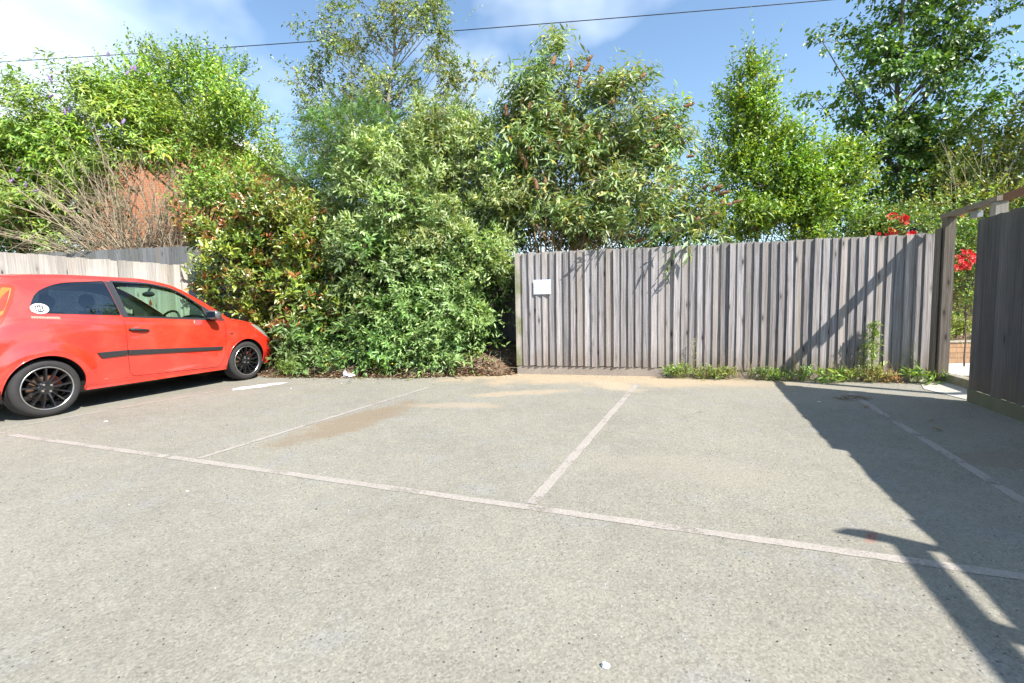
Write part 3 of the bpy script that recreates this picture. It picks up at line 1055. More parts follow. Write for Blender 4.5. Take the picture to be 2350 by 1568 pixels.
def plant(name, label, cat, base, lobes, ncl, clr, ntw, spec, pal, seed, twl=(0.25, 0.45), nl=8, mat='leaf', trunk=None, trunk_r=0.05, bark='bark', up=0.45,
          outw=0.8, rnd=0.6, limb_every=1, twig_r=0.004, shell=0.42, tip_pal=None, tip_prob=0.0, group=None, limbs=None, zmin=None, ntwig_tubes=400, flat=0.75, shoots=60, shoot_l=(0.45, 0.9)):
    r = np.random.default_rng(seed)
    root = empty(name, tuple(base))
    tag(root, label, cat, group)
    b = np.array(base, float)
    C, O, _ = sample_lobes(lobes, ncl, r, shell)
    rc = clr * r.uniform(0.65, 1.3, ncl)
    k = np.repeat(np.arange(ncl), ntw)
    u = unit(r.normal(size=(len(k), 3)))
    P0 = C[k] + u * (r.random(len(k)) ** 0.5)[:, None] * rc[k][:, None] * np.array([1, 1, flat])
    T = unit(O[k] * outw * 0.6 + u * outw * 0.6 + np.array([0, 0, up]) + r.normal(size=u.shape) * rnd * 0.5)
    Lt = r.uniform(*twl, len(k))
    if zmin is not None:
        ok = P0[:, 2] > zmin
        P0, T, Lt = P0[ok], T[ok], Lt[ok]
    gk = np.exp(r.normal(0, 0.20, (ncl, 1)) + r.normal(0, 0.05, (ncl, 3)))[k]
    if zmin is not None: gk = gk[ok]
    V, Fc, col = sprays(P0, T, Lt, nl, spec, pal, r, tip_pal, tip_prob, gk)
    if shoots:
        Ps, Os, _ = sample_lobes(lobes, shoots * 2, r, 0.12)
        hi = np.argsort(-(Ps[:, 2] + r.normal(size=len(Ps)) * 0.8))[:shoots]
        Ps, Os = Ps[hi], Os[hi]
        Ts = unit(Os * 0.8 + np.array([0, 0, max(up, 0.15) + 0.35]) + r.normal(size=Ps.shape) * 0.25)
        V2, F2, c2 = sprays(Ps, Ts, r.uniform(*shoot_l, shoots), nl + 7, spec, pal, r, tip_pal, tip_prob)
        Fc = np.vstack([Fc, F2 + len(V)])
        V, col = np.vstack([V, V2]), np.vstack([col, c2])
    V = V - b
    if zmin is not None: V[:, 2] = np.maximum(V[:, 2], 0.02 - b[2])
    o = link('crown', fast_mesh('crown', V, Fc, col), MT[mat], root)
    o['kind'] = 'stuff'
    # wood
    segs = []
    if trunk is None:
        ctr = np.mean(np.array(lobes)[:, :3], 0)
        trunk = [b, b * 0.5 + ctr * 0.5, ctr]
    trunk = np.array(trunk, float)
    tm = MB()
    tt = np.linspace(0, 1, len(trunk))
    rad = np.interp(tt, [0, 1], [trunk_r, trunk_r * 0.28])
    fine = np.linspace(0, 1, 4 * len(trunk))
    tp = np.stack([np.interp(fine, tt, trunk[:, i]) for i in range(3)], 1)
    tp[1:-1] += r.normal(size=tp[1:-1].shape) * trunk_r * 0.25
    tm.tube(tp - b, np.interp(fine, tt, rad), 8)
    tm.build('trunk', MT[bark], root, True)
    for i in range(0, ncl, limb_every):
        hd = np.linalg.norm(tp[:, :2] - C[i][:2], axis=1)
        d = np.abs(tp[:, 2] - (C[i][2] - 0.2 - 0.95 * hd)) + 0.3 * hd
        j = int(np.argmin(d * (1 + 0.25 * r.random(len(d)))))
        s = tp[j]
        ln_ = np.linalg.norm(C[i] - s)
        r0 = min(np.interp(fine[j], tt, rad) * 0.5, 0.004 + 0.008 * ln_)
        segs.append((np.array(curve_pts(s, C[i], (0, 0, -0.08 * ln_), 6)) - b, np.linspace(r0, max(0.0035, r0 * 0.3), 6)))
    sel = r.choice(len(P0), min(len(P0), ntwig_tubes), replace=False)
    kk = k[ok] if zmin is not None else k
    for q in sel:
        segs.append((np.array([C[kk[q]], P0[q], P0[q] + T[q] * Lt[q] * 0.9]) - b, [twig_r * 1.4, twig_r, twig_r * 0.5]))
    branch_tubes(segs, 'branches', MT[bark], root, 4)
    return root, dict(P=P0 + T * Lt[:, None], T=T, C=C, b=b, r=r)


SP_BUDD = dict(len=0.155, wid=0.040, shape='lance', mode='opposite', angle=0.95, hang=0.38, sag=0.25, droop=0.28, fold=0.12)
SP_WILLOW = dict(len=0.088, wid=0.046, shape='ovate', mode='spiral', angle=0.85, sag=0.05, droop=0.12)
SP_PHOT = dict(len=0.115, wid=0.046, shape='ovate', mode='spiral', angle=0.8, sag=0.05, droop=0.08, fold=0.25)
SP_PRIV = dict(len=0.115, wid=0.038, shape='lance', mode='opposite', angle=0.75, hang=0.12, sag=0.22, droop=0.2)
SP_ROWAN = dict(len=0.058, wid=0.021, shape='lance', mode='pinnate', angle=1.1, sag=0.3, jit=0.08, droop=0.1)
SP_BIRCH = dict(len=0.085, wid=0.048, shape='ovate', mode='spiral', angle=0.9, hang=0.3, sag=0.2, droop=0.15)
SP_BROAD = dict(len=0.108, wid=0.074, shape='ovate', mode='spiral', angle=1.0, hang=0.35, sag=0.18, droop=0.2, fold=0.1)
G_LIME = [(0.155, 0.235, 0.030, 5), (0.115, 0.190, 0.030, 4), (0.080, 0.140, 0.025, 3), (0.225, 0.260, 0.035, 1.5)]
G_MID = [(0.070, 0.135, 0.028, 5), (0.100, 0.175, 0.040, 4), (0.045, 0.090, 0.022, 3)]
G_SILV = [(0.170, 0.222, 0.074, 4), (0.225, 0.270, 0.120, 3), (0.090, 0.142, 0.038, 3), (0.20, 0.22, 0.06, 0.5)]
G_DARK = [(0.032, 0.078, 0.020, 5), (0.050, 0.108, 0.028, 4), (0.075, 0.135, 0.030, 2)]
G_PHOT = [(0.100, 0.145, 0.022, 5), (0.160, 0.200, 0.032, 4), (0.055, 0.090, 0.020, 3), (0.19, 0.20, 0.045, 1.2)]
RED_TIP = [(0.36, 0.115, 0.030, 3), (0.30, 0.17, 0.04, 3), (0.22, 0.07, 0.030, 1), (0.27, 0.22, 0.06, 2)]
G_YEL = [(0.15, 0.185, 0.032, 4), (0.105, 0.150, 0.030, 4), (0.20, 0.19, 0.04, 2), (0.07, 0.11, 0.025, 2)]

# far thicket that closes the gaps between the shrubs
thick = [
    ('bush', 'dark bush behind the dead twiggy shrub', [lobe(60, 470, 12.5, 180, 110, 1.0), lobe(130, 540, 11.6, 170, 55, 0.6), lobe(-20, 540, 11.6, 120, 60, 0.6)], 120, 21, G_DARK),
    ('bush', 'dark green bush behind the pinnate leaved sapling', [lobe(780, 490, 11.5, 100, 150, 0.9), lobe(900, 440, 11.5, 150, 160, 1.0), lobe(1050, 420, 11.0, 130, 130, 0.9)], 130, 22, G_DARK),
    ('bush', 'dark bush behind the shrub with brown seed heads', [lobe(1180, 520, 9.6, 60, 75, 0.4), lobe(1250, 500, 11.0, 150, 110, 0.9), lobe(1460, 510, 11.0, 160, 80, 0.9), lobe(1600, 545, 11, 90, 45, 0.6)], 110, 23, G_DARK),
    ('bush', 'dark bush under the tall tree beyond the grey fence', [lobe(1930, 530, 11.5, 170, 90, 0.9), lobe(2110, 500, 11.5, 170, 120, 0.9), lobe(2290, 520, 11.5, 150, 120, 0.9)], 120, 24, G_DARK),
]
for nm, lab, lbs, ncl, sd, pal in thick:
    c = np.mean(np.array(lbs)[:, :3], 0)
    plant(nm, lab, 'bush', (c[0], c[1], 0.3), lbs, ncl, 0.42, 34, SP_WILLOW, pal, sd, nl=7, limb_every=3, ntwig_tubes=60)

# shrubs behind the left fences
bud1, inf1 = plant('lilac_shrub', 'tall lime green shrub with a few lilac flower spikes at the edge', 'shrub', at(110, 600, 11.0) * [1, 1, 0] + [0, 0, 0.5],
                   [lobe(40, 320, 10.9, 110, 110, 1.0), lobe(190, 300, 11.1, 130, 100, 1.0), lobe(60, 470, 10.6, 90, 95, 0.7), lobe(270, 265, 11.1, 110, 80, 0.8), lobe(-40, 400, 10.8, 110, 140, 0.9), lobe(330, 330, 11.0, 90, 70, 0.8), lobe(150, 370, 11.2, 150, 80, 0.7), lobe(40, 400, 11.2, 90, 90, 0.6)],
                   150, 0.40, 30, SP_BUDD, G_LIME, 31, twl=(0.35, 0.6), nl=11, mat='leaf_matt', up=0.6, bark='stem_tan', ntwig_tubes=200, shoots=40, shoot_l=(0.35, 0.6))
wil, inf2 = plant('willow_shrub', 'airy lime leaved tree rising above the dead twigs', 'tree', at(440, 600, 12.0) * [1, 1, 0] + [0, 0, 0.5],
                  [lobe(370, 225, 12.0, 95, 90, 0.8), lobe(470, 240, 12.0, 115, 100, 0.9), lobe(540, 320, 11.4, 95, 110, 0.8), lobe(430, 320, 11.8, 130, 90, 0.9), lobe(540, 440, 10.9, 70, 80, 0.6), lobe(450, 165, 12.0, 65, 42, 0.6), lobe(330, 150, 12, 42, 34, 0.5), lobe(520, 430, 10.8, 80, 70, 0.5), lobe(470, 480, 10.7, 60, 60, 0.4), lobe(300, 240, 11.8, 120, 70, 0.7)],
                  150, 0.38, 26, SP_WILLOW, G_LIME, 32, twl=(0.3, 0.55), nl=9, up=0.8, outw=0.6, ntwig_tubes=300, shoots=34, shoot_l=(0.35, 0.6))

# the dead, bare shrub
ds = empty('dead_shrub', tuple(at(345, 600, 10.3) * [1, 1, 0] + [0, 0, 0.4]))
tag(ds, 'bare dead shrub of pale tan twigs in front of the brick wall', 'shrub')
r = np.random.default_rng(77)
b0 = np.array(ds.location)
segs = []
bases = [at(330, 556, 10.3), at(360, 556, 10.4), at(280, 560, 10.3), at(400, 556, 10.5)]
for i in range(78):
    bp = bases[r.integers(4)] + r.normal(size=3) * [0.12, 0.15, 0.0]
    bp[2] = 0.5
    an = r.normal(-0.62, 0.55)
    if r.random() < 0.25: an = r.uniform(0.0, 0.8)
    an = np.clip(an, -1.42, 0.95)
    L = r.uniform(1.6, 3.5) * (1.0 if an < 0 else 0.75)
    dr = np.array([math.sin(an), r.normal(0, 0.32) - 0.12, math.cos(an) * 0.95])
    start = bp.copy()
    start[2] = 2.0 + r.uniform(-0.3, 0.2) - 0.35 * max(0, -an)
    e = start + unit(dr) * L
    pts = np.array(curve_pts(start, e, (0.0, 0, 0.10 * L * (1 if an > -1 else 1.4)), 8))
    pts[1:] += r.normal(size=pts[1:].shape) * 0.012
    pts = np.vstack([[bp], pts])
    rad = np.linspace(0.017, 0.0035, 9)
    segs.append((pts - b0, rad))
    for q in range(r.integers(5, 10)):
        j = r.integers(2, 8)
        d2 = unit(unit(pts[j + 1 if j < 8 else j] - pts[j - 1]) + r.normal(size=3) * 0.42)
        l2 = r.uniform(0.3, 0.95)
        e2 = pts[j] + d2 * l2
        sp2 = np.array(curve_pts(pts[j], e2, r.normal(size=3) * 0.04, 4))
        segs.append((sp2 - b0, np.linspace(0.0055, 0.0022, 4)))
        for w in range(r.integers(1, 4)):
            d3 = unit(d2 + r.normal(size=3) * 0.6)
            s3 = sp2[r.integers(1, 4)]
            segs.append((np.array([s3, s3 + d3 * r.uniform(0.12, 0.4)]) - b0, [0.0034, 0.0018]))
branch_tubes(segs, 'twigs', MT['twig_dead'], ds, 4)['kind'] = 'stuff'

# red-tipped shrub at the nose of the car
pho, inf3 = plant('photinia_shrub', 'glossy red and yellow tipped shrub at the nose of the car', 'shrub', at(680, 700, 8.3) * [1, 1, 0] + [0, 0, 0.2],
                  [lobe(560, 540, 8.7, 95, 95, 0.55), lobe(640, 500, 8.7, 80, 80, 0.55), lobe(620, 620, 8.4, 125, 100, 0.6), lobe(720, 640, 8.3, 95, 130, 0.6), lobe(740, 760, 8.1, 105, 90, 0.5), lobe(690, 560, 8.5, 85, 85, 0.5), lobe(670, 760, 8.25, 60, 70, 0.4), lobe(520, 570, 8.8, 50, 60, 0.4), lobe(530, 650, 8.6, 60, 70, 0.4), lobe(590, 720, 8.35, 65, 60, 0.4)],
                  150, 0.22, 22, SP_PHOT, G_PHOT, 41, twl=(0.16, 0.32), nl=9, mat='leaf_glossy', up=0.55, tip_pal=RED_TIP, tip_prob=0.22, zmin=0.08, ntwig_tubes=200)

# pinnate sapling between them
plant('rowan_sapling', 'young feathery leaved sapling behind the red tipped shrub', 'tree', at(760, 600, 9.6) * [1, 1, 0] + [0, 0, 0.5],
      [lobe(755, 330, 10.0, 75, 65, 0.6), lobe(810, 300, 10.0, 100, 60, 0.7), lobe(760, 430, 9.6, 100, 90, 0.7), lobe(870, 320, 9.8, 70, 60, 0.6), lobe(820, 510, 9.0, 70, 60, 0.4)],
      110, 0.32, 24, SP_ROWAN, [(0.085, 0.15, 0.045, 4), (0.12, 0.19, 0.055, 3), (0.05, 0.10, 0.03, 3)], 42, twl=(0.18, 0.28), nl=13, up=0.2, mat='leaf_matt', ntwig_tubes=300)

# tall airy tree
tb = at(880, 620, 12.8) * [1, 1, 0] + [0, 0, 0.5]
plant('rowan_tree', 'tall airy tree with small yellowish leaves and slim grey limbs', 'tree', tb,
      [lobe(900, 60, 12.8, 170, 150, 1.5), lobe(770, 230, 12.8, 110, 110, 1.1), lobe(1010, 240, 12.8, 110, 120, 1.1), lobe(880, 260, 12.8, 130, 120, 1.0), lobe(720, 320, 12.8, 60, 60, 0.7), lobe(1070, 190, 12.8, 60, 60, 0.7), lobe(760, 40, 12.8, 100, 60, 0.9), lobe(1000, 60, 12.8, 90, 90, 0.9), lobe(900, -120, 12.8, 170, 110, 1.3)],
      135, 0.27, 21, SP_BIRCH, [(0.105, 0.145, 0.032, 4), (0.15, 0.175, 0.04, 3), (0.07, 0.105, 0.028, 3), (0.20, 0.18, 0.05, 1)], 43, twl=(0.25, 0.5), nl=9, up=0.1,
      trunk=[tb, at(878, 430, 12.8), at(885, 290, 12.8), at(905, 120, 12.8), at(912, -140, 12.8)], trunk_r=0.075, bark='bark_pale', ntwig_tubes=500, shell=0.5)
for q, (x1, y1) in enumerate(()): pass

# the broad shrub in the middle, hanging to the ground
cen, inf4 = plant('privet_shrub', 'large mounded shrub with narrow pale green leaves beside the fence end', 'shrub', at(1000, 700, 8.2) * [1, 1, 0] + [0, 0, 0.2],
                  [lobe(930, 400, 8.6, 120, 90, 0.6), lobe(1050, 370, 8.8, 110, 90, 0.6), lobe(1000, 320, 9.0, 90, 60, 0.5), lobe(890, 520, 8.3, 100, 110, 0.6), lobe(1010, 510, 8.0, 115, 110, 0.6), lobe(1110, 520, 8.3, 75, 90, 0.5), lobe(1140, 440, 8.6, 60, 80, 0.5), lobe(1050, 610, 7.72, 85, 95, 0.35), lobe(950, 580, 7.85, 80, 90, 0.35), lobe(1110, 640, 7.75, 45, 80, 0.3)],
                  165, 0.23, 24, SP_PRIV, G_SILV, 51, twl=(0.2, 0.38), nl=10, mat='leaf_matt', up=0.35, zmin=0.1, bark='bark_pale', ntwig_tubes=200)
plant('lower_shrub', 'lower half of the mounded shrub in darker shade toned leaves', 'shrub', at(930, 780, 8.0) * [1, 1, 0] + [0, 0, 0.2],  # same bush further down; its shade goes into darker leaf colours
      [lobe(860, 640, 8.1, 105, 110, 0.55), lobe(990, 650, 8.0, 110, 95, 0.5), lobe(840, 760, 7.85, 90, 90, 0.45), lobe(950, 760, 7.7, 110, 85, 0.45), lobe(1080, 640, 8.1, 75, 85, 0.45), lobe(1040, 740, 7.7, 70, 70, 0.35), lobe(1120, 560, 8.5, 60, 80, 0.4), lobe(750, 825, 7.55, 75, 38, 0.2), lobe(830, 835, 7.42, 65, 32, 0.18), lobe(905, 838, 7.35, 60, 30, 0.16), lobe(700, 800, 7.75, 55, 50, 0.25)],
      170, 0.23, 24, SP_PRIV, [(0.080, 0.130, 0.034, 4), (0.055, 0.098, 0.026, 3), (0.125, 0.175, 0.060, 2)], 52, twl=(0.2, 0.34), nl=10, mat='leaf', up=0.15, zmin=0.05, ntwig_tubes=150)
sprigs = [(940, 780, 7.25, 42, 75, 'pale sprig of the hedge hanging to the tarmac edge'), (1060, 745, 7.30, 60, 55, 'pale leafy sprig reaching towards the grey fence'), (1010, 810, 7.3, 32, 40, 'short leafy sprig between the two hanging ones'), (860, 800, 7.45, 45, 45, 'low green sprig over the leaf litter')]
for i, (x, y, Y, a, c, lab) in enumerate(sprigs):
    bb = at(x + 10, y - 30, Y + 0.35)
    bb[2] = 0.15
    plant('hedge_sprig', lab, 'shrub', bb, [lobe(x, y, Y, a, c, 0.2), lobe(x + 8, y - c * 0.6, Y + 0.12, a * 0.8, c * 0.6, 0.2)], 14, 0.15, 14, dict(SP_PRIV, len=0.098, wid=0.034),
          [(0.155, 0.235, 0.075, 4), (0.11, 0.19, 0.05, 3), (0.20, 0.26, 0.10, 1)] if i < 3 else G_MID, 60 + i, twl=(0.12, 0.26), nl=9, up=-0.15, zmin=0.05, ntwig_tubes=40, trunk_r=0.012, group='sprigs along the tarmac edge')

# buddleia with dry brown seed heads
bb = at(1262, 600, 8.5) * [1, 1, 0] + [0, 0, 0.4]
bud2, inf5 = plant('buddleia_shrub', 'tall arching shrub with brown seed heads above the grey fence', 'shrub', bb,
                   [lobe(1290, 300, 8.7, 120, 120, 0.8), lobe(1400, 290, 8.7, 110, 110, 0.8), lobe(1230, 400, 8.6, 85, 110, 0.7), lobe(1360, 420, 8.4, 130, 95, 0.7), lobe(1480, 350, 8.6, 75, 110, 0.6), lobe(1500, 470, 8.3, 110, 75, 0.6), lobe(1610, 490, 8.0, 65, 55, 0.4), lobe(1275, 150, 8.7, 45, 70, 0.35), lobe(1330, 520, 7.9, 90, 40, 0.35), lobe(1450, 530, 7.8, 110, 35, 0.35), lobe(1200, 250, 8.7, 45, 80, 0.4), lobe(1560, 528, 6.62, 80, 18, 0.2), lobe(1460, 530, 6.72, 70, 18, 0.2)],
                   165, 0.22, 17, SP_BUDD, [(0.125, 0.175, 0.052, 4), (0.17, 0.215, 0.095, 3), (0.075, 0.12, 0.035, 3), (0.24, 0.20, 0.045, 0.7)], 71, twl=(0.3, 0.55), nl=11, mat='leaf_matt', up=0.6, bark='stem_tan', limb_every=2, ntwig_tubes=350)
segs = []
r = np.random.default_rng(5)
for i in range(26):
    s = bb + r.normal(size=3) * [0.10, 0.10, 0]
    e = inf5['C'][r.integers(len(inf5['C']))]
    s[2] = 0.4
    segs.append((np.array(curve_pts(s, e, (0, 0, 0.5), 8)) - bb, np.linspace(0.021, 0.006, 8)))
branch_tubes(segs, 'stem', MT['stem_tan'], bud2, 6)['kind'] = 'stuff'


def seed_head_mesh(sd):
    rr = random.Random(sd)
    mb = MB()
    L = 0.17
    pts, rad = [], []
    for i in range(8):
        u = i / 7
        pts.append((0.02 * math.sin(u * 2), 0, L * u))
        rad.append((0.006 + 0.020 * math.sin(math.pi * min(1, u * 0.85 + 0.12)) ** 0.8) * rr.uniform(0.85, 1.2))
    rad[0], rad[-1] = 0.006, 0.003
    mb.tube(pts, rad, 7)
    for k in range(46):
        u = rr.uniform(0.06, 0.97)
        a = rr.uniform(0, 6.283)
        rd = 0.008 + 0.020 * math.sin(math.pi * min(1, u * 0.85 + 0.12)) ** 0.8
        c = (0.02 * math.sin(u * 2) + rd * math.cos(a), rd * math.sin(a), L * u)
        s = rr.uniform(0.004, 0.008)
        mb.add([(c[0] + s, c[1], c[2]), (c[0] - s, c[1] + s, c[2]), (c[0], c[1] - s, c[2] + s), (c[0] + s * math.cos(a), c[1] + s * math.sin(a), c[2] - s)], [(0, 1, 2), (0, 2, 3), (0, 3, 1), (1, 3, 2)])
    return mesh('seed_head', mb.v, mb.f)


shm = [seed_head_mesh(k) for k in range(4)]
for me in shm: me.materials.append(MT['seed'])
heads = [(1345, 140, .75), (1338, 165, .5), (1372, 170, .4), (1310, 158, -.2), (1265, 150, .3), (1232, 205, .1), (1325, 205, .1), (1195, 245, 0), (1212, 255, .1), (1200, 262, -.2), (1162, 268, -.3), (1395, 240, .9), (1455, 255, .9), (1500, 275, .9), (1465, 180, .8), (1568, 245, 1.2), (1545, 290, 1.2), (1500, 300, 1.0), (1478, 310, .8),
         (1495, 340, .9), (1560, 325, 1.4), (1575, 360, 1.4), (1155, 310, -.4), (1215, 345, -.5), (1200, 368, -.6), (1207, 390, -.2), (1330, 310, .4), (1360, 320, .3), (1375, 322, -.2), (1305, 305, .2), (1330, 380, .3), (1340, 405, .5), (1250, 435, 0), (1232, 437, -.2), (1315, 510, .9), (1415, 515, .6), (1430, 545, 1.2), (1455, 555, 1.3),
         (1630, 440, 1.2), (1612, 432, 1.0), (1640, 430, 1.2), (1650, 445, 1.3), (1680, 465, 1.4), (1665, 470, 1.3), (1655, 468, .6), (1635, 492, 1.2), (1600, 470, 1.0), (1555, 432, .6), (1530, 445, .4), (1390, 395, .3), (1290, 262, .1), (1420, 205, .4), (1255, 275, 0), (1520, 385, 1.0), (1282, 345, -.1), (1445, 400, .4), (1590, 505, 1.1), (1365, 440, .2), (1480, 500, .7), (1180, 330, -.5)]
for i, (x, y, tilt) in enumerate(heads):
    Y = 8.05 if y > 420 else 8.2
    p = at(x, y, Y + r.uniform(-0.25, 0.15)) - bb
    link('seed_head', shm[i % 4], None, bud2, loc=p, rot=(r.uniform(-0.4, 0.4), tilt + r.uniform(-0.15, 0.15), r.uniform(-0.5, 0.5)), scale=[r.uniform(0.85, 1.3)] * 3)
for i in range(14):
    q = inf1['P'][np.argmax((inf1['P'] @ unit(r.normal(size=3) * [1, 0.2, 0.6] + [0, -0.8, 0.4])))]
    fl_ = [(310, 165), (290, 172), (120, 190), (160, 260), (150, 265), (60, 430), (75, 440), (300, 160), (245, 130), (40, 395), (110, 225), (280, 285), (20, 420), (340, 175)][i]
    p = at(fl_[0], fl_[1], 10.0) - np.array(bud1.location)
    if i == 0:
        lm = seed_head_mesh(9)
        lm.materials.append(MT['lilac'])
    link('flower_spike', lm, None, bud1, loc=p, rot=(r.uniform(-0.5, 0.5), r.uniform(-0.4, 1.0), 0), scale=[r.uniform(0.6, 0.95)] * 3)

# lime sapling and tall tree beyond the right half of the fence
sb = at(1745, 620, 9.9) * [1, 1, 0] + [0, 0, 0.4]
plant('sallow_sapling', 'slender lime green sapling tapering to a point beyond the fence', 'tree', sb,
      [lobe(1722, 230, 10.0, 50, 70, 0.4), lobe(1700, 330, 10.0, 75, 80, 0.55), lobe(1770, 350, 9.9, 65, 70, 0.5), lobe(1665, 420, 9.9, 65, 80, 0.5), lobe(1740, 450, 9.7, 80, 80, 0.6), lobe(1725, 150, 10.0, 24, 45, 0.25), lobe(1690, 520, 9.3, 90, 45, 0.5)],
      95, 0.26, 21, SP_WILLOW, G_LIME, 81, twl=(0.28, 0.5), nl=9, up=0.95, outw=0.5, ntwig_tubes=300, trunk=[sb, at(1735, 450, 10), at(1725, 120, 10)], trunk_r=0.05)
plant('sallow_shrub', 'bright lime rounded shrub beside the slender sapling', 'shrub', at(1870, 620, 9.2) * [1, 1, 0] + [0, 0, 0.3],
      [lobe(1820, 400, 9.4, 60, 70, 0.45), lobe(1880, 430, 9.3, 75, 85, 0.5), lobe(1810, 500, 9.0, 80, 60, 0.5), lobe(1900, 510, 8.9, 80, 55, 0.45), lobe(1930, 400, 9.5, 50, 50, 0.4)],
      90, 0.24, 22, SP_WILLOW, G_LIME, 82, twl=(0.25, 0.45), nl=9, up=0.7, outw=0.6, ntwig_tubes=150)
rb = at(2078, 640, 10.6) * [1, 1, 0] + [0, 0, 0.4]
plant('cherry_tree', 'tall dark green broad leaved tree with a dark upright trunk', 'tree', rb,
      [lobe(2085, 40, 10.6, 120, 100, 0.9), lobe(2190, 60, 10.6, 90, 80, 0.8), lobe(2020, 150, 10.6, 80, 45, 0.6), lobe(1900, 120, 10.6, 45, 25, 0.4), lobe(2090, 190, 10.6, 100, 70, 0.8), lobe(1970, 215, 10.6, 95, 50, 0.7), lobe(2080, 300, 10.6, 130, 60, 0.9), lobe(2200, 270, 10.6, 85, 50, 0.7), lobe(2060, 380, 10.4, 110, 60, 0.8), lobe(2170, 370, 10.5, 100, 55, 0.7), lobe(2060, 460, 10.2, 90, 50, 0.7), lobe(2220, 150, 10.6, 70, 45, 0.6), lobe(2090, -110, 10.6, 110, 90, 0.8), lobe(2240, 40, 10.6, 40, 32, 0.4)],
      125, 0.25, 17, SP_BROAD, [(0.038, 0.085, 0.018, 5), (0.060, 0.115, 0.022, 4), (0.100, 0.160, 0.030, 2)], 83, twl=(0.25, 0.45), nl=8, up=0.1, mat='leaf', ntwig_tubes=500,
      trunk=[rb, at(2074, 440, 10.6), at(2062, 260, 10.6), at(2068, 120, 10.6), at(2080, -140, 10.6)], trunk_r=0.085)
yb = at(2260, 620, 9.4) * [1, 1, 0] + [0, 0, 0.2]
ysh, inf6 = plant('hazel_shrub', 'yellowish shrub with dry bare twigs above the gateway', 'shrub', yb,
      [lobe(2290, 360, 9.6, 80, 75, 0.6), lobe(2210, 430, 9.3, 75, 75, 0.6), lobe(2330, 430, 9.3, 60, 90, 0.6), lobe(2170, 480, 9.0, 55, 45, 0.4), lobe(2260, 500, 9.0, 90, 60, 0.5), lobe(2230, 620, 8.8, 50, 80, 0.4), lobe(2370, 330, 9.6, 60, 80, 0.6)],
      110, 0.26, 20, dict(SP_WILLOW, wid=0.05), G_YEL, 84, twl=(0.25, 0.5), nl=7, up=0.5, ntwig_tubes=400, bark='twig_dead')
segs = []
for i in range(34):
    s = at(r.uniform(2170, 2330), r.uniform(470, 540), 8.8)
    e = at(r.uniform(2150, 2360), r.uniform(310, 420), 8.9 + r.uniform(-0.3, 0.3))
    segs.append((np.array(curve_pts(s, e, r.normal(size=3) * 0.1, 6)) - yb, np.linspace(0.007, 0.002, 6)))
branch_tubes(segs, 'bare_twigs', MT['twig_dead'], ysh, 4)['kind'] = 'stuff'


# climbing roses behind the fence and in the gateway
def rose_mesh(sd):
    rr = random.Random(sd)
    mb = MB()
    for ring, (n, rad, z, tilt) in enumerate(((3, 0.006, 0.018, 1.2), (5, 0.014, 0.012, 0.9), (6, 0.022, 0.004, 0.55), (7, 0.030, -0.004, 0.2))):
        for k in range(n):
            a = 2 * math.pi * (k + 0.5 * ring) / n + rr.uniform(-0.2, 0.2)
            c, s = math.cos(a), math.sin(a)
            w = 0.016
            L = 0.022
            ct, st = math.cos(tilt), math.sin(tilt)
            b_ = (rad * c, rad * s, z)
            tip = (b_[0] + L * ct * c, b_[1] + L * ct * s, z + L * st)
            mb.add([b_, (b_[0] + 0.6 * L * ct * c - w * s, b_[1] + 0.6 * L * ct * s + w * c, z + 0.7 * L * st + 0.004), tip, (b_[0] + 0.6 * L * ct * c + w * s, b_[1] + 0.6 * L * ct * s - w * c, z + 0.7 * L * st + 0.004)], [(0, 1, 2), (0, 2, 3)])
    return mesh('rose_flower', mb.v, mb.f)


rm_ = [rose_mesh(k) for k in range(3)]
for me in rm_: me.materials.append(MT['rose'])
rp_ = rose_mesh(7)
rp_.materials.append(MT['rose_pale'])
rbase = at(2060, 700, 6.75) * [1, 1, 0] + [0, 0, 0.1]
ros, _ = plant('rose_bush', 'climbing rose with red blooms peeping over the grey fence', 'shrub', rbase,
               [lobe(2040, 520, 6.8, 80, 25, 0.3), lobe(2100, 515, 6.7, 55, 28, 0.3), lobe(2000, 540, 6.8, 60, 20, 0.25)], 34, 0.16, 16, dict(SP_WILLOW, len=0.05, wid=0.03), G_MID + G_YEL, 85, twl=(0.15, 0.3), nl=7, up=0.3, ntwig_tubes=80, trunk_r=0.02)
rbase2 = at(2215, 800, 6.9) * [1, 1, 0] + [0, 0, 0.02]
ros2, _ = plant('rose_bush', 'rose with one large red bloom cluster framed by the gateway', 'shrub', rbase2,
                [lobe(2222, 600, 6.9, 25, 60, 0.2), lobe(2215, 540, 7.0, 30, 45, 0.2), lobe(2225, 690, 6.9, 14, 25, 0.1)], 26, 0.13, 12, dict(SP_WILLOW, len=0.055, wid=0.032), G_LIME + G_MID, 86, twl=(0.12, 0.28), nl=7, up=0.1, ntwig_tubes=60, trunk_r=0.012)
for k, (x, y, Y, n, sc, rt) in enumerate(((2072, 503, 6.35, 8, 1.0, ros), (2045, 537, 6.35, 5, 0.9, ros), (2090, 533, 6.3, 2, 0.9, ros), (2015, 537, 6.4, 1, 0.8, ros), (2222, 590, 6.45, 12, 1.2, ros2), (2205, 605, 6.4, 6, 1.1, ros2))):
    for q in range(n):
        p = at(x + r.normal() * 9 * sc, y + r.normal() * 7 * sc, Y + r.normal() * 0.05) - np.array(rt.location)
        link('rose_flower', rm_[q % 3], None, rt, loc=p, rot=(1.1 + r.normal() * 0.5, r.normal() * 0.5, r.normal() * 0.6), scale=[r.uniform(0.9, 1.35)] * 3)
link('rose_flower', rp_, None, ros2, loc=at(2205, 498, 6.9) - np.array(ros2.location), rot=(1.2, 0, 0.2))

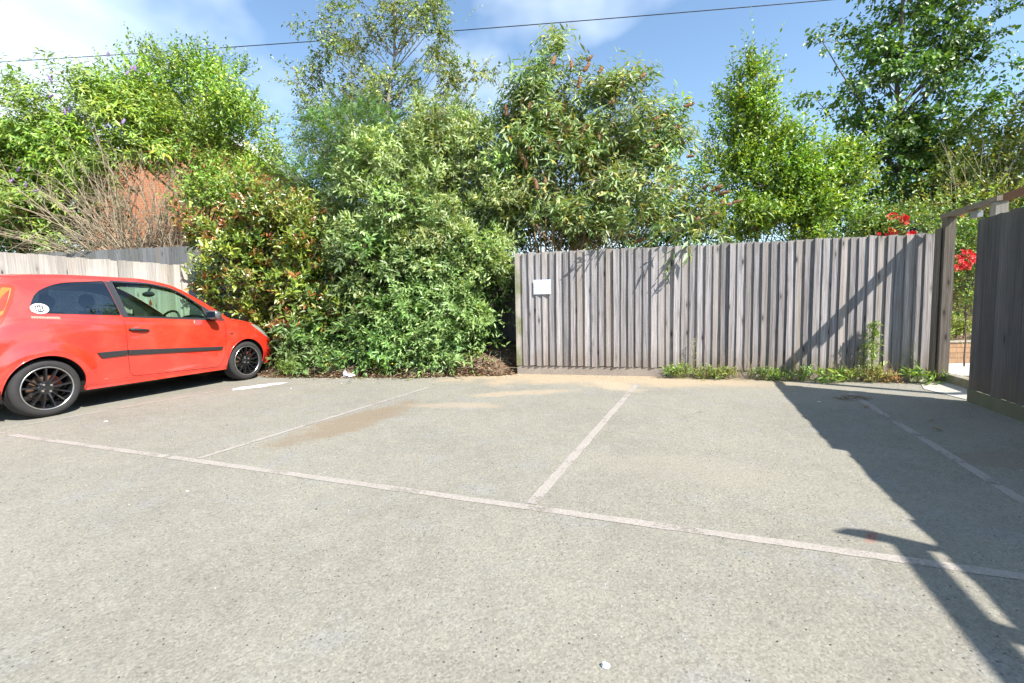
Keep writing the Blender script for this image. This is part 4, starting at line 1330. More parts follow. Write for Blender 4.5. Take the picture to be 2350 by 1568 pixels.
# planter herbs
plant('planter_herb', 'yellow green herbs filling the sleeper planter', 'plant', (7.2, 7.75, 0.33), [(7.0, 7.65, 0.5, 0.45, 0.25, 0.22), (7.5, 7.7, 0.5, 0.45, 0.25, 0.22)], 26, 0.12, 18, dict(SP_WILLOW, len=0.04, wid=0.02), G_YEL, 87, twl=(0.08, 0.18), nl=8, up=0.6, ntwig_tubes=20, trunk_r=0.01)

# conifer at the right edge
cb = (10.75, 8.2, 0.0)
con = empty('conifer_tree', cb)
tag(con, 'dark conifer branch drooping in at the top edge beside the tall tree', 'tree')
m_ = MB()
m_.tube([(0, 0, 0), (0.05, 0, 3), (0, 0, 7)], [0.12, 0.09, 0.03], 8)
m_.build('trunk', MT['bark'], con, True)
P0, T0, L0 = [], [], []
segs = []
for i in range(70):
    z = r.uniform(2.6, 7.0)
    a = r.uniform(0, 6.283)
    L = r.uniform(0.8, 1.5) * (1.1 - 0.1 * (z - 4))
    d = np.array([math.cos(a), math.sin(a), 0.1])
    e = np.array([0, 0, z]) + d * L - [0, 0, 0.35 * L]
    cp = np.array(curve_pts((0, 0, z), e, (0, 0, 0.12), 9))
    segs.append((cp, np.linspace(0.02, 0.004, 9)))
    for q in range(52):
        u = r.uniform(0.12, 1.0)
        p = cp[min(8, int(u * 8))] + r.normal(size=3) * 0.03
        P0.append(p)
        T0.append(unit(d + r.normal(size=3) * 0.6 - [0, 0, 0.8]))
        L0.append(r.uniform(0.1, 0.28))
V, Fc, col = sprays(np.array(P0), np.array(T0), np.array(L0), 12, dict(len=0.065, wid=0.020, shape='lance', angle=0.7, jit=0.15), [(0.018, 0.045, 0.020, 3), (0.03, 0.06, 0.025, 2)], r)
link('crown', fast_mesh('crown', V, Fc, col), MT['leaf_matt'], con)['kind'] = 'stuff'
branch_tubes(segs, 'branches', MT['bark'], con, 4)

# hedge in the garden beyond the dark fence (seen mirrored in the car windows)
plant('garden_hedge', 'green garden hedge beyond the dark fence', 'hedge', (9.0, 1.0, 0), [(8.6, 2.8, 1.3, 0.8, 1.6, 1.0), (8.3, 0.2, 1.2, 0.8, 1.6, 1.0), (7.6, -2.6, 1.3, 0.8, 1.6, 1.0)], 70, 0.35, 20, SP_WILLOW, G_DARK, 88, nl=7, ntwig_tubes=20, limb_every=4)

# ------------------------------------------------------------------ weeds, litter
f2d = (FENCE_C - FENCE_B) / L2
f2n = np.array([f2d[1], -f2d[0]])       # towards the camera


def foot(u, off):
    p = FENCE_B + f2d * (u * L2) + f2n * off
    return np.array([p[0], p[1], 0.0])


GREEN_W = [(0.12, 0.20, 0.030, 4), (0.085, 0.155, 0.028, 3), (0.17, 0.22, 0.04, 2)]
SP_WEED = dict(len=0.032, wid=0.016, shape='lance', mode='spiral', angle=1.0, sag=0.1, jit=0.3)


def weed(label, p, w, h, n, spec, pal, sd, nl=9, up=0.8, name='weed', twl=(0.06, 0.14), depth=0.10, group='weeds at the foot of the grey fence'):
    rr = np.random.default_rng(sd)
    root = empty(name, tuple(p))
    tag(root, label, 'weed', group)
    if group.startswith('weeds at'): h, n = h * 0.72, int(n * 0.62)
    lb = np.array([(0, 0, h * 0.45, w, depth, h * 0.5)])
    P, O, _ = sample_lobes(lb, n, rr, 0.6)
    P[:, 2] = np.abs(P[:, 2]) * 0.95 + 0.01
    T = unit(O * 0.5 + [0, 0, up] + rr.normal(size=P.shape) * 0.4)
    V, Fc, col = sprays(P, T, rr.uniform(*twl, n), nl, spec, pal, rr)
    V[:, 2] = np.maximum(V[:, 2], 0.004)
    link('foliage', fast_mesh('foliage', V, Fc, col), MT['leaf'], root)['kind'] = 'stuff'
    segs = []
    for i in rr.choice(n, min(n, 26), replace=False):
        s = np.array([P[i][0] * 0.7, P[i][1] * 0.7, 0.0])
        segs.append((np.array(curve_pts(s, P[i] + T[i] * 0.08, (0, 0, 0.02), 4)), [0.0028, 0.0024, 0.002, 0.0014]))
    branch_tubes(segs, 'stems', MT['stem_green'], root, 4)
    return root


MT['stem_green'] = plain('green_stem', (0.16, 0.19, 0.06), 0.8, noise=0.3, nscale=10)
MT['yellow'] = plain('yellow_petal', (0.75, 0.52, 0.03), 0.6)
MT['dry'] = leaf_material('dry_grass', 0.2, 0.8, 0.2)
weed('low green weed mat at the concrete joint of the fence foot', foot(0.06, 0.10), 0.24, 0.24, 150, SP_WEED, GREEN_W, 1)
weed('low weed mat with pale seed stalks', foot(0.17, 0.12), 0.20, 0.17, 110, SP_WEED, GREEN_W + G_YEL, 2)
weed('yellowish weed mat left of the diagonal shadow', foot(0.24, 0.13), 0.20, 0.17, 110, SP_WEED, G_YEL, 3)
weed('sparse dull weed under the diagonal shadow', foot(0.38, 0.12), 0.18, 0.15, 80, SP_WEED, G_MID, 4)
weed('small bright weed beside the diagonal shadow foot', foot(0.44, 0.17), 0.17, 0.16, 90, SP_WEED, GREEN_W, 5)
weed('leafy weed mat in the middle of the weed row', foot(0.53, 0.13), 0.22, 0.20, 130, SP_WEED, GREEN_W + G_MID, 6)
weed('broad toothed rosette weed with bright leaves', foot(0.62, 0.19), 0.20, 0.15, 26, dict(SP_WEED, len=0.13, wid=0.03, sag=0.0, droop=0.3), GREEN_W, 7, nl=6, up=0.6)
weed('weed mat just left of the tall spire weed', foot(0.70, 0.15), 0.17, 0.16, 100, SP_WEED, GREEN_W + G_YEL, 8)
weed('browning weed tangle below the tall spire weed', foot(0.79, 0.16), 0.20, 0.20, 120, SP_WEED, G_YEL + [(0.26, 0.16, 0.07, 5)], 9)
weed('rust coloured dying weed right of the spire weed', foot(0.85, 0.13), 0.12, 0.13, 60, SP_WEED, [(0.28, 0.13, 0.05, 4), (0.20, 0.15, 0.05, 2)], 10)
weed('serrated bright weed near the gate post', foot(0.935, 0.16), 0.16, 0.22, 22, dict(SP_WEED, len=0.13, wid=0.026, droop=0.25), GREEN_W, 11, nl=7, up=0.9)
weed('low leafy weed touching the gate post', foot(0.985, 0.24), 0.13, 0.13, 20, dict(SP_WEED, len=0.11, wid=0.028, droop=0.3), GREEN_W, 12, nl=6, up=0.5)


def spire(label, p, h, sd, pal, spec, n=60, w=0.09):
    rr = np.random.default_rng(sd)
    root = empty('spire_weed', tuple(p))
    tag(root, label, 'weed', 'weeds at the foot of the grey fence')
    z = rr.uniform(0.1, 1.0, n) * h
    P = np.stack([rr.normal(0, 0.006, n), rr.normal(0, 0.006, n), z], 1)
    a = rr.uniform(0, 6.283, n)
    T = unit(np.stack([np.cos(a), np.sin(a), np.full(n, 0.9)], 1))
    L = w * (1.25 - z / h) * rr.uniform(0.7, 1.3, n) + 0.02
    V, Fc, col = sprays(P, T, L, 8, spec, pal, rr)
    link('foliage', fast_mesh('foliage', V, Fc, col), MT['leaf'], root)['kind'] = 'stuff'
    m = MB()
    m.tube([(0, 0, 0), (0.01, 0, h * 0.5), (0.0, 0.01, h)], [0.006, 0.005, 0.002], 6)
    m.build('stem', MT['stem_green'], root, True)
    return root


spire('tall spire shaped weed standing against the grey fence', foot(0.785, 0.13), 0.74, 13, GREEN_W + G_YEL, dict(SP_WEED, len=0.06, wid=0.016), 95, 0.15)
spire('thin wispy weed between spire weed and gate post', foot(0.925, 0.12), 0.50, 14, [(0.17, 0.19, 0.07, 1)], dict(SP_WEED, len=0.014, wid=0.006), 34, 0.10)
spire('thin wispy seed stalk at the concrete joint', foot(0.115, 0.08), 0.55, 15, [(0.30, 0.28, 0.17, 1)], dict(SP_WEED, len=0.012, wid=0.006), 26, 0.06)

# dry grass stalks all along the foot
rr = np.random.default_rng(19)
n = 420
u = rr.uniform(0.03, 0.99, n)
P = np.array([foot(a, b) for a, b in zip(u, rr.uniform(0.03, 0.26, n))])
A = unit(np.stack([rr.normal(0, 0.42, n), rr.normal(0, 0.42, n), np.ones(n)], 1))
N = unit(np.cross(A, rr.normal(size=(n, 3))))
V, Fc, col = leaves_on(P, A, N, rr.uniform(0.1, 0.42, n) * (0.75 + 0.5 * np.sin(u * 21) ** 2), rr.uniform(0.003, 0.006, n), 'lance', palette(n, [(0.40, 0.30, 0.17, 3), (0.33, 0.22, 0.13, 2), (0.20, 0.22, 0.07, 2)], rr), droop=0.0)
tag(link('dry_grass', fast_mesh('dry_grass', V, Fc, col), MT['dry']), 'thin dry grass stalks along the foot of the grey fence', 'grass', kind='stuff')

# weeds under the shrubs
for i, (x, y, Y, w, h, lab, pal) in enumerate(((635, 862, 7.15, 0.20, 0.28, 'feathery bright weed in front of the front tyre', GREEN_W), (690, 840, 7.45, 0.28, 0.55, 'tall weed with small yellow flowers beside the front bumper', G_MID), (770, 850, 7.35, 0.25, 0.35, 'leafy weed with yellow flowers under the red tipped shrub', G_MID), (885, 850, 7.15, 0.25, 0.30, 'yellow flowered weed under the mounded shrub', GREEN_W), (1080, 830, 7.5, 0.16, 0.20, 'small dull weed on the bare bank', G_MID))):
    p = gnd(x, y + 10, 0.02)
    p = np.array([p[0] * 1.0, max(p[1], edge_y(p[0]) + 0.03), 0.02])
    sp_ = dict(SP_WEED, len=0.035, wid=0.007) if i == 0 else dict(SP_WEED, len=0.045, wid=0.014)
    wd_ = weed(lab, p, w, h, 170 if i < 2 else 110, sp_, pal, 30 + i, nl=11, depth=0.15, group='weeds under the shrubs', twl=(0.08, 0.2))
    if i in (1, 2, 3):
        fm = mesh('flower', [(0, 0, 0.004)] + [(0.011 * math.cos(k * 1.047), 0.011 * math.sin(k * 1.047), 0) for k in range(6)], [(0, k + 1, (k + 1) % 6 + 1) for k in range(6)])
        fm.materials.append(MT['yellow'])
        for q in range(26 if i == 1 else 12):
            link('flower', fm, None, wd_, loc=(rr.normal(0, w * 0.5), rr.uniform(-0.2, 0.0), rr.uniform(0.45, 1.05) * h), rot=(rr.uniform(0.2, 1.2), rr.normal() * 0.4, 0))


# fallen leaves on the bank and the tarmac edge
def flat_leaves(n, xy, zf, ln, pal, r_, tilt=0.35):
    P = np.array([(x, y, zf(x, y) + r_.uniform(0.002, 0.012)) for x, y in xy])
    a = r_.uniform(0, 6.283, n)
    A = unit(np.stack([np.cos(a), np.sin(a), r_.normal(0, tilt, n) * 0.5], 1))
    N = unit(np.stack([r_.normal(0, tilt, n), r_.normal(0, tilt, n), np.ones(n)], 1))
    N = unit(N - A * np.sum(N * A, 1, keepdims=True))
    l_ = ln * r_.uniform(0.6, 1.3, n)
    return leaves_on(P, A, N, l_, l_ * r_.uniform(0.3, 0.55, n), 'ovate', palette(n, pal, r_) * r_.uniform(0.7, 1.2, n)[:, None], fold=0.3, droop=-0.1)


def bank_z(x, y):
    e = edge_y(x)
    q = y - e
    if q < -0.1: return 0.004
    return max(0.006, -0.05 + 0.08 * min(1, max(0, q + 0.12) / 0.14) + 0.55 * (1 - math.exp(-max(0, q - 0.03) / 0.9)) + 0.012)


BR = [(0.19, 0.105, 0.055, 4), (0.27, 0.17, 0.09, 3), (0.36, 0.26, 0.17, 2), (0.11, 0.065, 0.04, 3), (0.48, 0.42, 0.34, 0.7)]
n = 4200
xx = rr.uniform(-4.0, 0.06, n)
yy = np.array([edge_y(x) for x in xx]) + np.abs(rr.normal(0, 0.38, n)) - 0.10
V, Fc, col = flat_leaves(n, list(zip(xx, yy)), bank_z, 0.052, BR, rr)
tag(link('leaf_litter', fast_mesh('leaf_litter', V, Fc, col), MT['litter']), 'brown leaf litter on the bank below the shrubs', 'leaf litter', kind='stuff')
n = 700
xx = rr.uniform(-3.4, 5.0, n)
yy = np.array([edge_y(x) if x < 0.06 else fence_y(x) for x in xx]) - np.abs(rr.normal(0.08, 0.32, n))
V, Fc, col = flat_leaves(n, list(zip(xx, yy)), lambda x, y: 0.003, 0.022, [(0.50, 0.40, 0.26, 3), (0.34, 0.22, 0.12, 2), (0.62, 0.56, 0.46, 2)], rr, 0.2)
tag(link('leaf_crumbs', fast_mesh('leaf_crumbs', V, Fc, col), MT['litter']), 'pale dry leaf crumbs swept along the tarmac edge', 'leaf litter', kind='stuff')
# twigs and dead stems lying on the bank
segs = []
for i in range(150):
    x = rr.uniform(-3.6, 0.0)
    y = edge_y(x) + abs(rr.normal(0, 0.4)) - 0.02
    z = bank_z(x, y) + 0.01
    a = rr.uniform(0, 6.283)
    L = rr.uniform(0.1, 0.45)
    e = (x + L * math.cos(a), y + L * math.sin(a) * 0.6, bank_z(x + L * math.cos(a), max(edge_y(x), y + L * math.sin(a) * 0.6)) + abs(rr.normal(0.02, 0.06)))
    segs.append((curve_pts((x, y, z), e, (0, 0, 0.04), 4), [0.005, 0.004, 0.003, 0.002]))
tag(branch_tubes(segs, 'fallen_twigs', MT['twig_dead'], None, 4), 'fallen twigs lying on the bank below the shrubs', 'twigs', kind='stuff')

# loose grit
n = 4200
dd = rr.random(n) ** 0.5 * 5.5 + 0.8
aa = rr.uniform(-0.86, 0.86, n)
px_, py_ = dd * np.sin(aa), dd * np.cos(aa)
okm = np.array([y < (edge_y(x) if x < 0.06 else fence_y(x)) - 0.1 for x, y in zip(px_, py_)])
px_, py_ = px_[okm], py_[okm]
n = len(px_)
s_ = rr.uniform(0.0016, 0.0042, n)
tet = np.array([(1, 0, 0.1), (-0.6, 0.8, 0.0), (-0.5, -0.9, 0.1), (0, 0, 1.0)])
rot = rr.uniform(0, 6.283, n)
c_, s2_ = np.cos(rot), np.sin(rot)
V = np.stack([np.stack([px_ + s_ * (t[0] * c_ - t[1] * s2_), py_ + s_ * (t[0] * s2_ + t[1] * c_), 0.001 + s_ * t[2]], 1) for t in tet], 1).reshape(-1, 3)
Fc = (np.array([[0, 1, 3], [1, 2, 3], [2, 0, 3]])[None] + (np.arange(n) * 4)[:, None, None]).reshape(-1, 3)
col = np.repeat(palette(n, [(0.05, 0.048, 0.045, 4), (0.30, 0.29, 0.27, 3), (0.55, 0.53, 0.50, 1.0), (0.30, 0.22, 0.16, 1)], rr), 4, 0)
tag(link('grit', fast_mesh('grit', V, Fc, col), MT['litter']), 'loose grit scattered over the tarmac', 'grit', kind='stuff')


# single things lying about
def blob_sheet(name, label, cat, c, rx, ry, rot, z, mat, n=26, thick=0.006, jag=0.25, sd=0):
    rg = random.Random(sd)
    vs = []
    for i in range(n):
        a = 2 * math.pi * i / n
        k = 1 + rg.uniform(-jag, jag)
        x, y = rx * k * math.cos(a), ry * k * math.sin(a)
        vs.append((x * math.cos(rot) - y * math.sin(rot), x * math.sin(rot) + y * math.cos(rot)))
    m = MB()
    m.add([(x, y, 0.0) for x, y in vs] + [(x * 0.93, y * 0.93, thick * rg.uniform(0.6, 1)) for x, y in vs] + [(0, 0, thick)],
          [(i, (i + 1) % n, n + (i + 1) % n, n + i) for i in range(n)] + [(n + i, n + (i + 1) % n, 2 * n) for i in range(n)])
    o = m.build(name, mat, None, False, loc=(c[0], c[1], z))
    tag(o, label, cat)
    return o


a_, b_ = gnd(536, 895), gnd(648, 879)
cc = (a_ + b_) / 2
blob_sheet('paint_spill', 'white paint spill on the tarmac near the front tyre', 'paint spill', cc, float(np.linalg.norm(a_ - b_) / 2), 0.12, math.atan2(b_[1] - a_[1], b_[0] - a_[0]) - 0.05, 0.003, MT['white_paint'], 30, 0.004, 0.28, 3)
for i, (x, y, s, lab, mt) in enumerate(((1390, 1531, 0.013, 'white angular stone lying alone in the foreground tarmac', 'white'), (430, 1128, 0.012, 'small white chip on the tarmac below the car', 'white_paint'), (335, 896, 0.02, 'torn white scrap beside the sill of the car', 'white_paint'), (243, 968, 0.022, 'flat white scrap behind the rear tyre', 'white_paint'),
                                    (668, 892, 0.014, 'white crumb right of the paint spill', 'white_paint'), (1880, 923, 0.02, 'white scrap lying in the fence shadow', 'white_paint'), (726, 1169, 0.007, 'tiny dark chip on the open tarmac', 'cable'), (1290, 1002, 0.008, 'white crumb in the middle bay', 'white_paint'))):
    rg = random.Random(i)
    p = gnd(x, y)
    m = MB()
    k = 7
    ring = [(s * rg.uniform(0.75, 1.2) * math.cos(6.283 * q / k), s * rg.uniform(0.6, 1.0) * math.sin(6.283 * q / k)) for q in range(k)]
    hh = s * (0.85 if i == 0 else 0.3)
    m.add([(a, b, 0) for a, b in ring] + [(a * 0.7, b * 0.7, hh * rg.uniform(0.6, 1.0)) for a, b in ring], [tuple(range(k, 2 * k))] + [(q, (q + 1) % k, k + (q + 1) % k, k + q) for q in range(k)])
    tag(m.build('stone' if i in (0, 6) else 'scrap', MT[mt], None, False, loc=(p[0], p[1], 0.002)), lab, 'stone' if i in (0, 6) else 'litter')
# crumpled plastic
p = gnd(803, 866)
m = MB()
m.ellipsoid((0, 0, 0.02), (0.095, 0.05, 0.028), 14, 8, 0.30)
m.ellipsoid((-0.06, 0.01, 0.045), (0.03, 0.02, 0.05), 8, 6, 0.25)
tag(m.build('plastic_bag', MT['plastic'], None, False, loc=(p[0], p[1] - 0.05, 0.012)), 'crumpled pale plastic bag at the edge of the leaf litter', 'plastic bag')
# single fallen leaves
for i, (x, y, ln, lab) in enumerate(((1980, 936, 0.075, 'curled tan leaf at the head of the shaded line'), (2163, 991, 0.07, 'tan leaf lying in the shade by the dark fence'), (1355, 938, 0.03, 'dark brown leaf bit in the middle bay'), (2130, 968, 0.045, 'brown leaf in the shade right of the shaded line'), (1610, 946, 0.03, 'orange leaf bit in the right hand bay'), (2250, 993, 0.03, 'small leaf nearest the dark fence'), (520, 977, 0.03, 'pinkish leaf bit on the tarmac below the car door'))):
    p = gnd(x, y)
    V, Fc, col = leaves_on(np.array([[0, 0, 0.004]]), np.array([[math.cos(i * 2.0), math.sin(i * 2.0), 0.05]]), np.array([[0.1, 0.1, 0.99]]), np.array([ln]), np.array([ln * 0.45]), 'ovate', np.array([[0.34, 0.22, 0.13]]), fold=0.35, droop=-0.15)
    tag(link('fallen_leaf', fast_mesh('fallen_leaf', V, Fc, col), MT['litter'], None, loc=(p[0], p[1], 0.003)), lab, 'leaf')
# small heap of swept debris at the head of the shaded line
p = gnd(1955, 916)
n = 260
xy = [(rr.normal(0, 0.10), rr.normal(0, 0.045)) for _ in range(n)]
V, Fc, col = flat_leaves(n, xy, lambda x, y: 0.02 * math.exp(-(x * x + y * y) / 0.01), 0.02, BR + [(0.2, 0.22, 0.06, 2)], rr, 0.6)
tag(link('debris_heap', fast_mesh('debris_heap', V, Fc, col), MT['litter'], None, loc=(p[0], p[1], 0.003)), 'small heap of dry debris at the shaded line head', 'debris', kind='stuff')

# ------------------------------------------------------------------ the red car
def pchip(xk, yk, x):
    xk, yk, x = np.asarray(xk, float), np.asarray(yk, float), np.asarray(x, float)
    h = np.diff(xk)
    d = np.diff(yk) / h
    m = np.zeros(len(xk))
    m[0], m[-1] = d[0], d[-1]
    for i in range(1, len(xk) - 1):
        if d[i - 1] * d[i] > 0:
            w1, w2 = 2 * h[i] + h[i - 1], h[i] + 2 * h[i - 1]
            m[i] = (w1 + w2) / (w1 / d[i - 1] + w2 / d[i])
    i = np.clip(np.searchsorted(xk, x) - 1, 0, len(xk) - 2)
    t = np.clip((x - xk[i]) / h[i], 0, 1)
    return ((1 + 2 * t) * (1 - t) ** 2 * yk[i] + t * (1 - t) ** 2 * h[i] * m[i] + t * t * (3 - 2 * t) * yk[i + 1] + t * t * (t - 1) * h[i] * m[i + 1])


WB, AXZ, WR = 2.44, 0.303, 0.300
X0, X1 = -0.70, 3.20


def keys(x):
    """half cross-section key points (y, z) of the body at x"""
    zb = pchip([-0.70, -0.55, -0.3, 0.3, 2.1, 2.8, 3.1, 3.2], [0.34, 0.27, 0.24, 0.212, 0.205, 0.20, 0.22, 0.28], x)
    ztop = pchip([-0.70, -0.665, -0.62, -0.55, -0.42, -0.30, -0.14, 0.45, 1.1, 1.45, 1.75, 2.1, 2.40, 2.52, 2.8, 3.0, 3.1, 3.17, 3.2],
                 [0.55, 0.70, 0.86, 1.02, 1.26, 1.44, 1.490, 1.525, 1.522, 1.478, 1.365, 1.165, 0.985, 0.957, 0.885, 0.79, 0.70, 0.57, 0.47], x)
    zrail = pchip([-0.70, -0.665, -0.62, -0.55, -0.42, -0.30, -0.14, 0.45, 1.1, 1.50, 1.9, 2.15, 2.32, 2.6, 2.9, 3.05, 3.15, 3.2],
                  [0.53, 0.67, 0.82, 0.98, 1.21, 1.385, 1.440, 1.482, 1.475, 1.415, 1.225, 1.065, 0.955, 0.900, 0.805, 0.71, 0.57, 0.45], x)
    yrail = pchip([-0.70, -0.55, -0.3, 0.3, 1.1, 1.6, 2.0, 2.3, 2.6, 3.0], [0.62, 0.60, 0.585, 0.575, 0.565, 0.575, 0.615, 0.655, 0.665, 0.62], x)
    zbelt = np.minimum(pchip([-0.70, -0.62, -0.5, -0.05, 0.775, 1.85, 2.15, 2.5, 2.8, 3.0, 3.1, 3.2], [0.50, 0.74, 0.95, 1.085, 1.015, 0.948, 0.912, 0.845, 0.755, 0.66, 0.58, 0.42], x), zrail - 0.012)
    plan = pchip([-0.70, -0.685, -0.64, -0.56, -0.40, -0.15, 0.2, 2.3, 2.65, 2.9, 3.05, 3.13, 3.18, 3.2], [0.50, 0.68, 0.80, 0.885, 0.955, 0.99, 1.0, 1.0, 0.975, 0.915, 0.82, 0.70, 0.55, 0.40], x)
    ybelt = pchip([-0.7, 0, 0.8, 1.8, 2.2, 2.6, 3.2], [0.745, 0.745, 0.755, 0.765, 0.765, 0.755, 0.73], x)
    z1 = zb + 0.0
    k = []
    k.append((np.zeros_like(x), zb))
    k.append((0.70 * plan, z1))
    k.append((0.775 * plan, zb + 0.045))
    zspan = zbelt - (zb + 0.045)
    k.append((0.806 * plan, zb + 0.045 + 0.22 * zspan))
    k.append((0.822 * plan, zb + 0.045 + 0.50 * zspan))
    k.append((0.806 * plan, zb + 0.045 + 0.79 * zspan))
    k.append((ybelt * plan, zbelt))
    k.append(((ybelt * 0.52 + yrail * 0.48 + 0.012) * plan, zbelt * 0.5 + zrail * 0.5))
    k.append((yrail * plan, zrail))
    k.append((yrail * 0.80 * plan, zrail + (ztop - zrail) * 0.62))
    k.append((yrail * 0.45 * plan, zrail + (ztop - zrail) * 0.93))
    k.append((np.zeros_like(x), ztop))
    return k


NV = 11


def hermite_v(vals, v):
    """Catmull-Rom through key values (list of arrays), v array"""
    vals = np.stack(vals, 0)
    i = np.clip(np.floor(v).astype(int), 0, NV - 1)
    t = v - i
    j = np.arange(len(v))
    p1, p2 = vals[i, j], vals[i + 1, j]
    p0 = np.where(i > 0, vals[np.maximum(i - 1, 0), j], p1)
    p3 = np.where(i + 2 <= NV, vals[np.minimum(i + 2, NV), j], p2)
    m1, m2 = (p2 - p0) / 2, (p3 - p1) / 2
    return (1 + 2 * t) * (1 - t) ** 2 * p1 + t * (1 - t) ** 2 * m1 + t * t * (3 - 2 * t) * p2 + t * t * (t - 1) * m2


def surf(x, v):
    x, v = np.asarray(x, float), np.asarray(v, float)
    k = keys(x)
    y = hermite_v([q[0] for q in k], v)
    z = hermite_v([q[1] for q in k], v)
    side = np.clip((v - 1.6) / 0.6, 0, 1) * np.clip((7 - v) / 1.5, 0, 1)
    for cx, amp in ((0.0, 0.030), (WB, 0.020)):
        d = np.hypot(x - cx, z - AXZ)
        y = y + amp * np.exp(-((d - 0.37) / 0.085) ** 2) * side * np.clip((z - 0.25) / 0.15, 0, 1)
    # crease along the shoulder
    y = y + 0.006 * np.exp(-((v - 5.45) / 0.22) ** 2) * np.clip((x + 0.5) / 0.4, 0, 1) * np.clip((2.9 - x) / 0.4, 0, 1)
    return np.stack([x, -np.maximum(y, 0), z], -1)     # right-hand side of the car: -Y


VD = np.linspace(1.2, 8.6, 400)


VXG = np.linspace(X0, X1, 520)
VZT = np.array([surf(np.full(len(VD), a), VD)[:, 2] for a in VXG])


def v_of(x, z):
    """section parameter of the side at height z"""
    out = []
    for a, b in zip(np.atleast_1d(x), np.atleast_1d(z)):
        q = np.clip((a - X0) / (X1 - X0) * 519, 0, 518.999)
        i, f = int(q), q - int(q)
        out.append(float(np.interp(b, VZT[i] * (1 - f) + VZT[i + 1] * f, VD)))
    return np.array(out)


def smooth_closed(pts, n=6, iters=0):
    """Catmull-Rom through closed control points"""
    P = np.array(pts, float)
    m = len(P)
    out = []
    for i in range(m):
        p0, p1, p2, p3 = P[i - 1], P[i], P[(i + 1) % m], P[(i + 2) % m]
        for q in range(n):
            t = q / n
            out.append(0.5 * ((2 * p1) + (-p0 + p2) * t + (2 * p0 - 5 * p1 + 4 * p2 - p3) * t * t + (-p0 + 3 * p1 - 3 * p2 + p3) * t ** 3))
    return np.array(out)


def dens(pts, step=0.03, closed=True):
    P = np.array(pts, float)
    out = []
    m = len(P)
    for i in range(m if closed else m - 1):
        a, b = P[i], P[(i + 1) % m]
        k = max(1, int(math.ceil(np.linalg.norm(b - a) / step)))
        for q in range(k): out.append(a + (b - a) * q / k)
    if not closed: out.append(P[-1])
    return np.array(out)


def rounded(pts, rad, n=5):
    """polygon with rounded corners; rad scalar or list"""
    P = np.array(pts, float)
    m = len(P)
    rad = [rad] * m if not hasattr(rad, '__len__') else rad
    out = []
    for i in range(m):
        p, a, b = P[i], P[i - 1], P[(i + 1) % m]
        if rad[i] <= 0:
            out.append(p)
            continue
        u, w = (a - p), (b - p)
        lu, lw = np.linalg.norm(u), np.linalg.norm(w)
        r_ = min(rad[i], lu * 0.48, lw * 0.48)
        s, e = p + u / lu * r_, p + w / lw * r_
        for q in range(n + 1):
            t = q / n
            out.append((1 - t) ** 2 * s + 2 * t * (1 - t) * p + t * t * e)
    return np.array(out)


def xz_to_xv(poly):
    return np.stack([poly[:, 0], v_of(poly[:, 0], poly[:, 1])], 1)


def in_poly(pt, poly):
    x, y = pt[:, 0], pt[:, 1]
    inside = np.zeros(len(pt), bool)
    a = poly
    b = np.roll(poly, -1, 0)
    for (x1, y1), (x2, y2) in zip(a, b):
        c = ((y1 > y) != (y2 > y)) & (x < (x2 - x1) * (y - y1) / (y2 - y1 + 1e-15) + x1)
        inside ^= c
    return inside


def offset_poly(poly, d):
    """shrink (d>0) a closed xz polygon by moving points along inward normals"""
    P = np.array(poly)
    t = np.roll(P, -1, 0) - np.roll(P, 1, 0)
    nrm = np.stack([-t[:, 1], t[:, 0]], 1)
    nrm /= np.maximum(np.linalg.norm(nrm, axis=1, keepdims=True), 1e-9)
    area = 0.5 * np.sum(P[:, 0] * np.roll(P[:, 1], -1) - np.roll(P[:, 0], -1) * P[:, 1])
    return P + nrm * d * (1 if area > 0 else -1)


# outlines in side view (x along the car from the rear axle, z up)
def arch(cx, r_):
    out = []
    for q in range(41):
        a = math.pi * (q / 40)
        out.append((cx + r_ * math.cos(a), AXZ + r_ * math.sin(a)))
    zlow = 0.18
    out = [(cx + r_ * 0.985, 0.185)] + out + [(cx - r_ * 0.985, 0.185)]
    return np.array(out)


QWIN = rounded([(-0.055, 1.120), (0.035, 1.300), (0.25, 1.405), (0.715, 1.447), (0.772, 1.040), (0.0, 1.083)], [0.09, 0.13, 0.22, 0.02, 0.02, 0.09], 7)
DWIN = rounded([(0.795, 1.437), (1.23, 1.425), (1.50, 1.365), (1.66, 1.272), (1.845, 1.125), (1.872, 0.968), (0.845, 1.030)], [0.02, 0.2, 0.2, 0.2, 0.04, 0.02, 0.02], 6)
SAIL = rounded([(1.868, 1.108), (2.165, 0.925), (1.885, 0.962)], [0.02, 0.01, 0.01], 3)
BPIL = np.array([(0.722, 1.449), (0.788, 1.445), (0.838, 1.026), (0.779, 1.034)])
DOOR = rounded([(0.785, 1.022), (0.760, 0.62), (0.79, 0.300), (2.01, 0.262), (2.085, 0.62), (2.115, 0.930)], [0.012, 0.3, 0.09, 0.10, 0.25, 0.012], 6)
DWFRAME = rounded([(0.782, 1.462), (1.23, 1.452), (1.515, 1.392), (1.69, 1.290), (1.93, 1.105), (2.165, 0.927), (0.786, 1.022)], [0.015, 0.2, 0.2, 0.2, 0.06, 0.01, 0.01], 6)
HEAD = rounded([(2.62, 0.858), (2.80, 0.832), (3.00, 0.735), (3.10, 0.60), (3.02, 0.585), (2.84, 0.672)], [0.03, 0.05, 0.06, 0.04, 0.04, 0.08], 5)
TAIL = rounded([(-0.330, 1.380), (-0.090, 1.372), (-0.175, 1.16), (-0.30, 0.95), (-0.54, 0.95), (-0.47, 1.10)], [0.02, 0.05, 0.10, 0.05, 0.03, 0.05], 5)
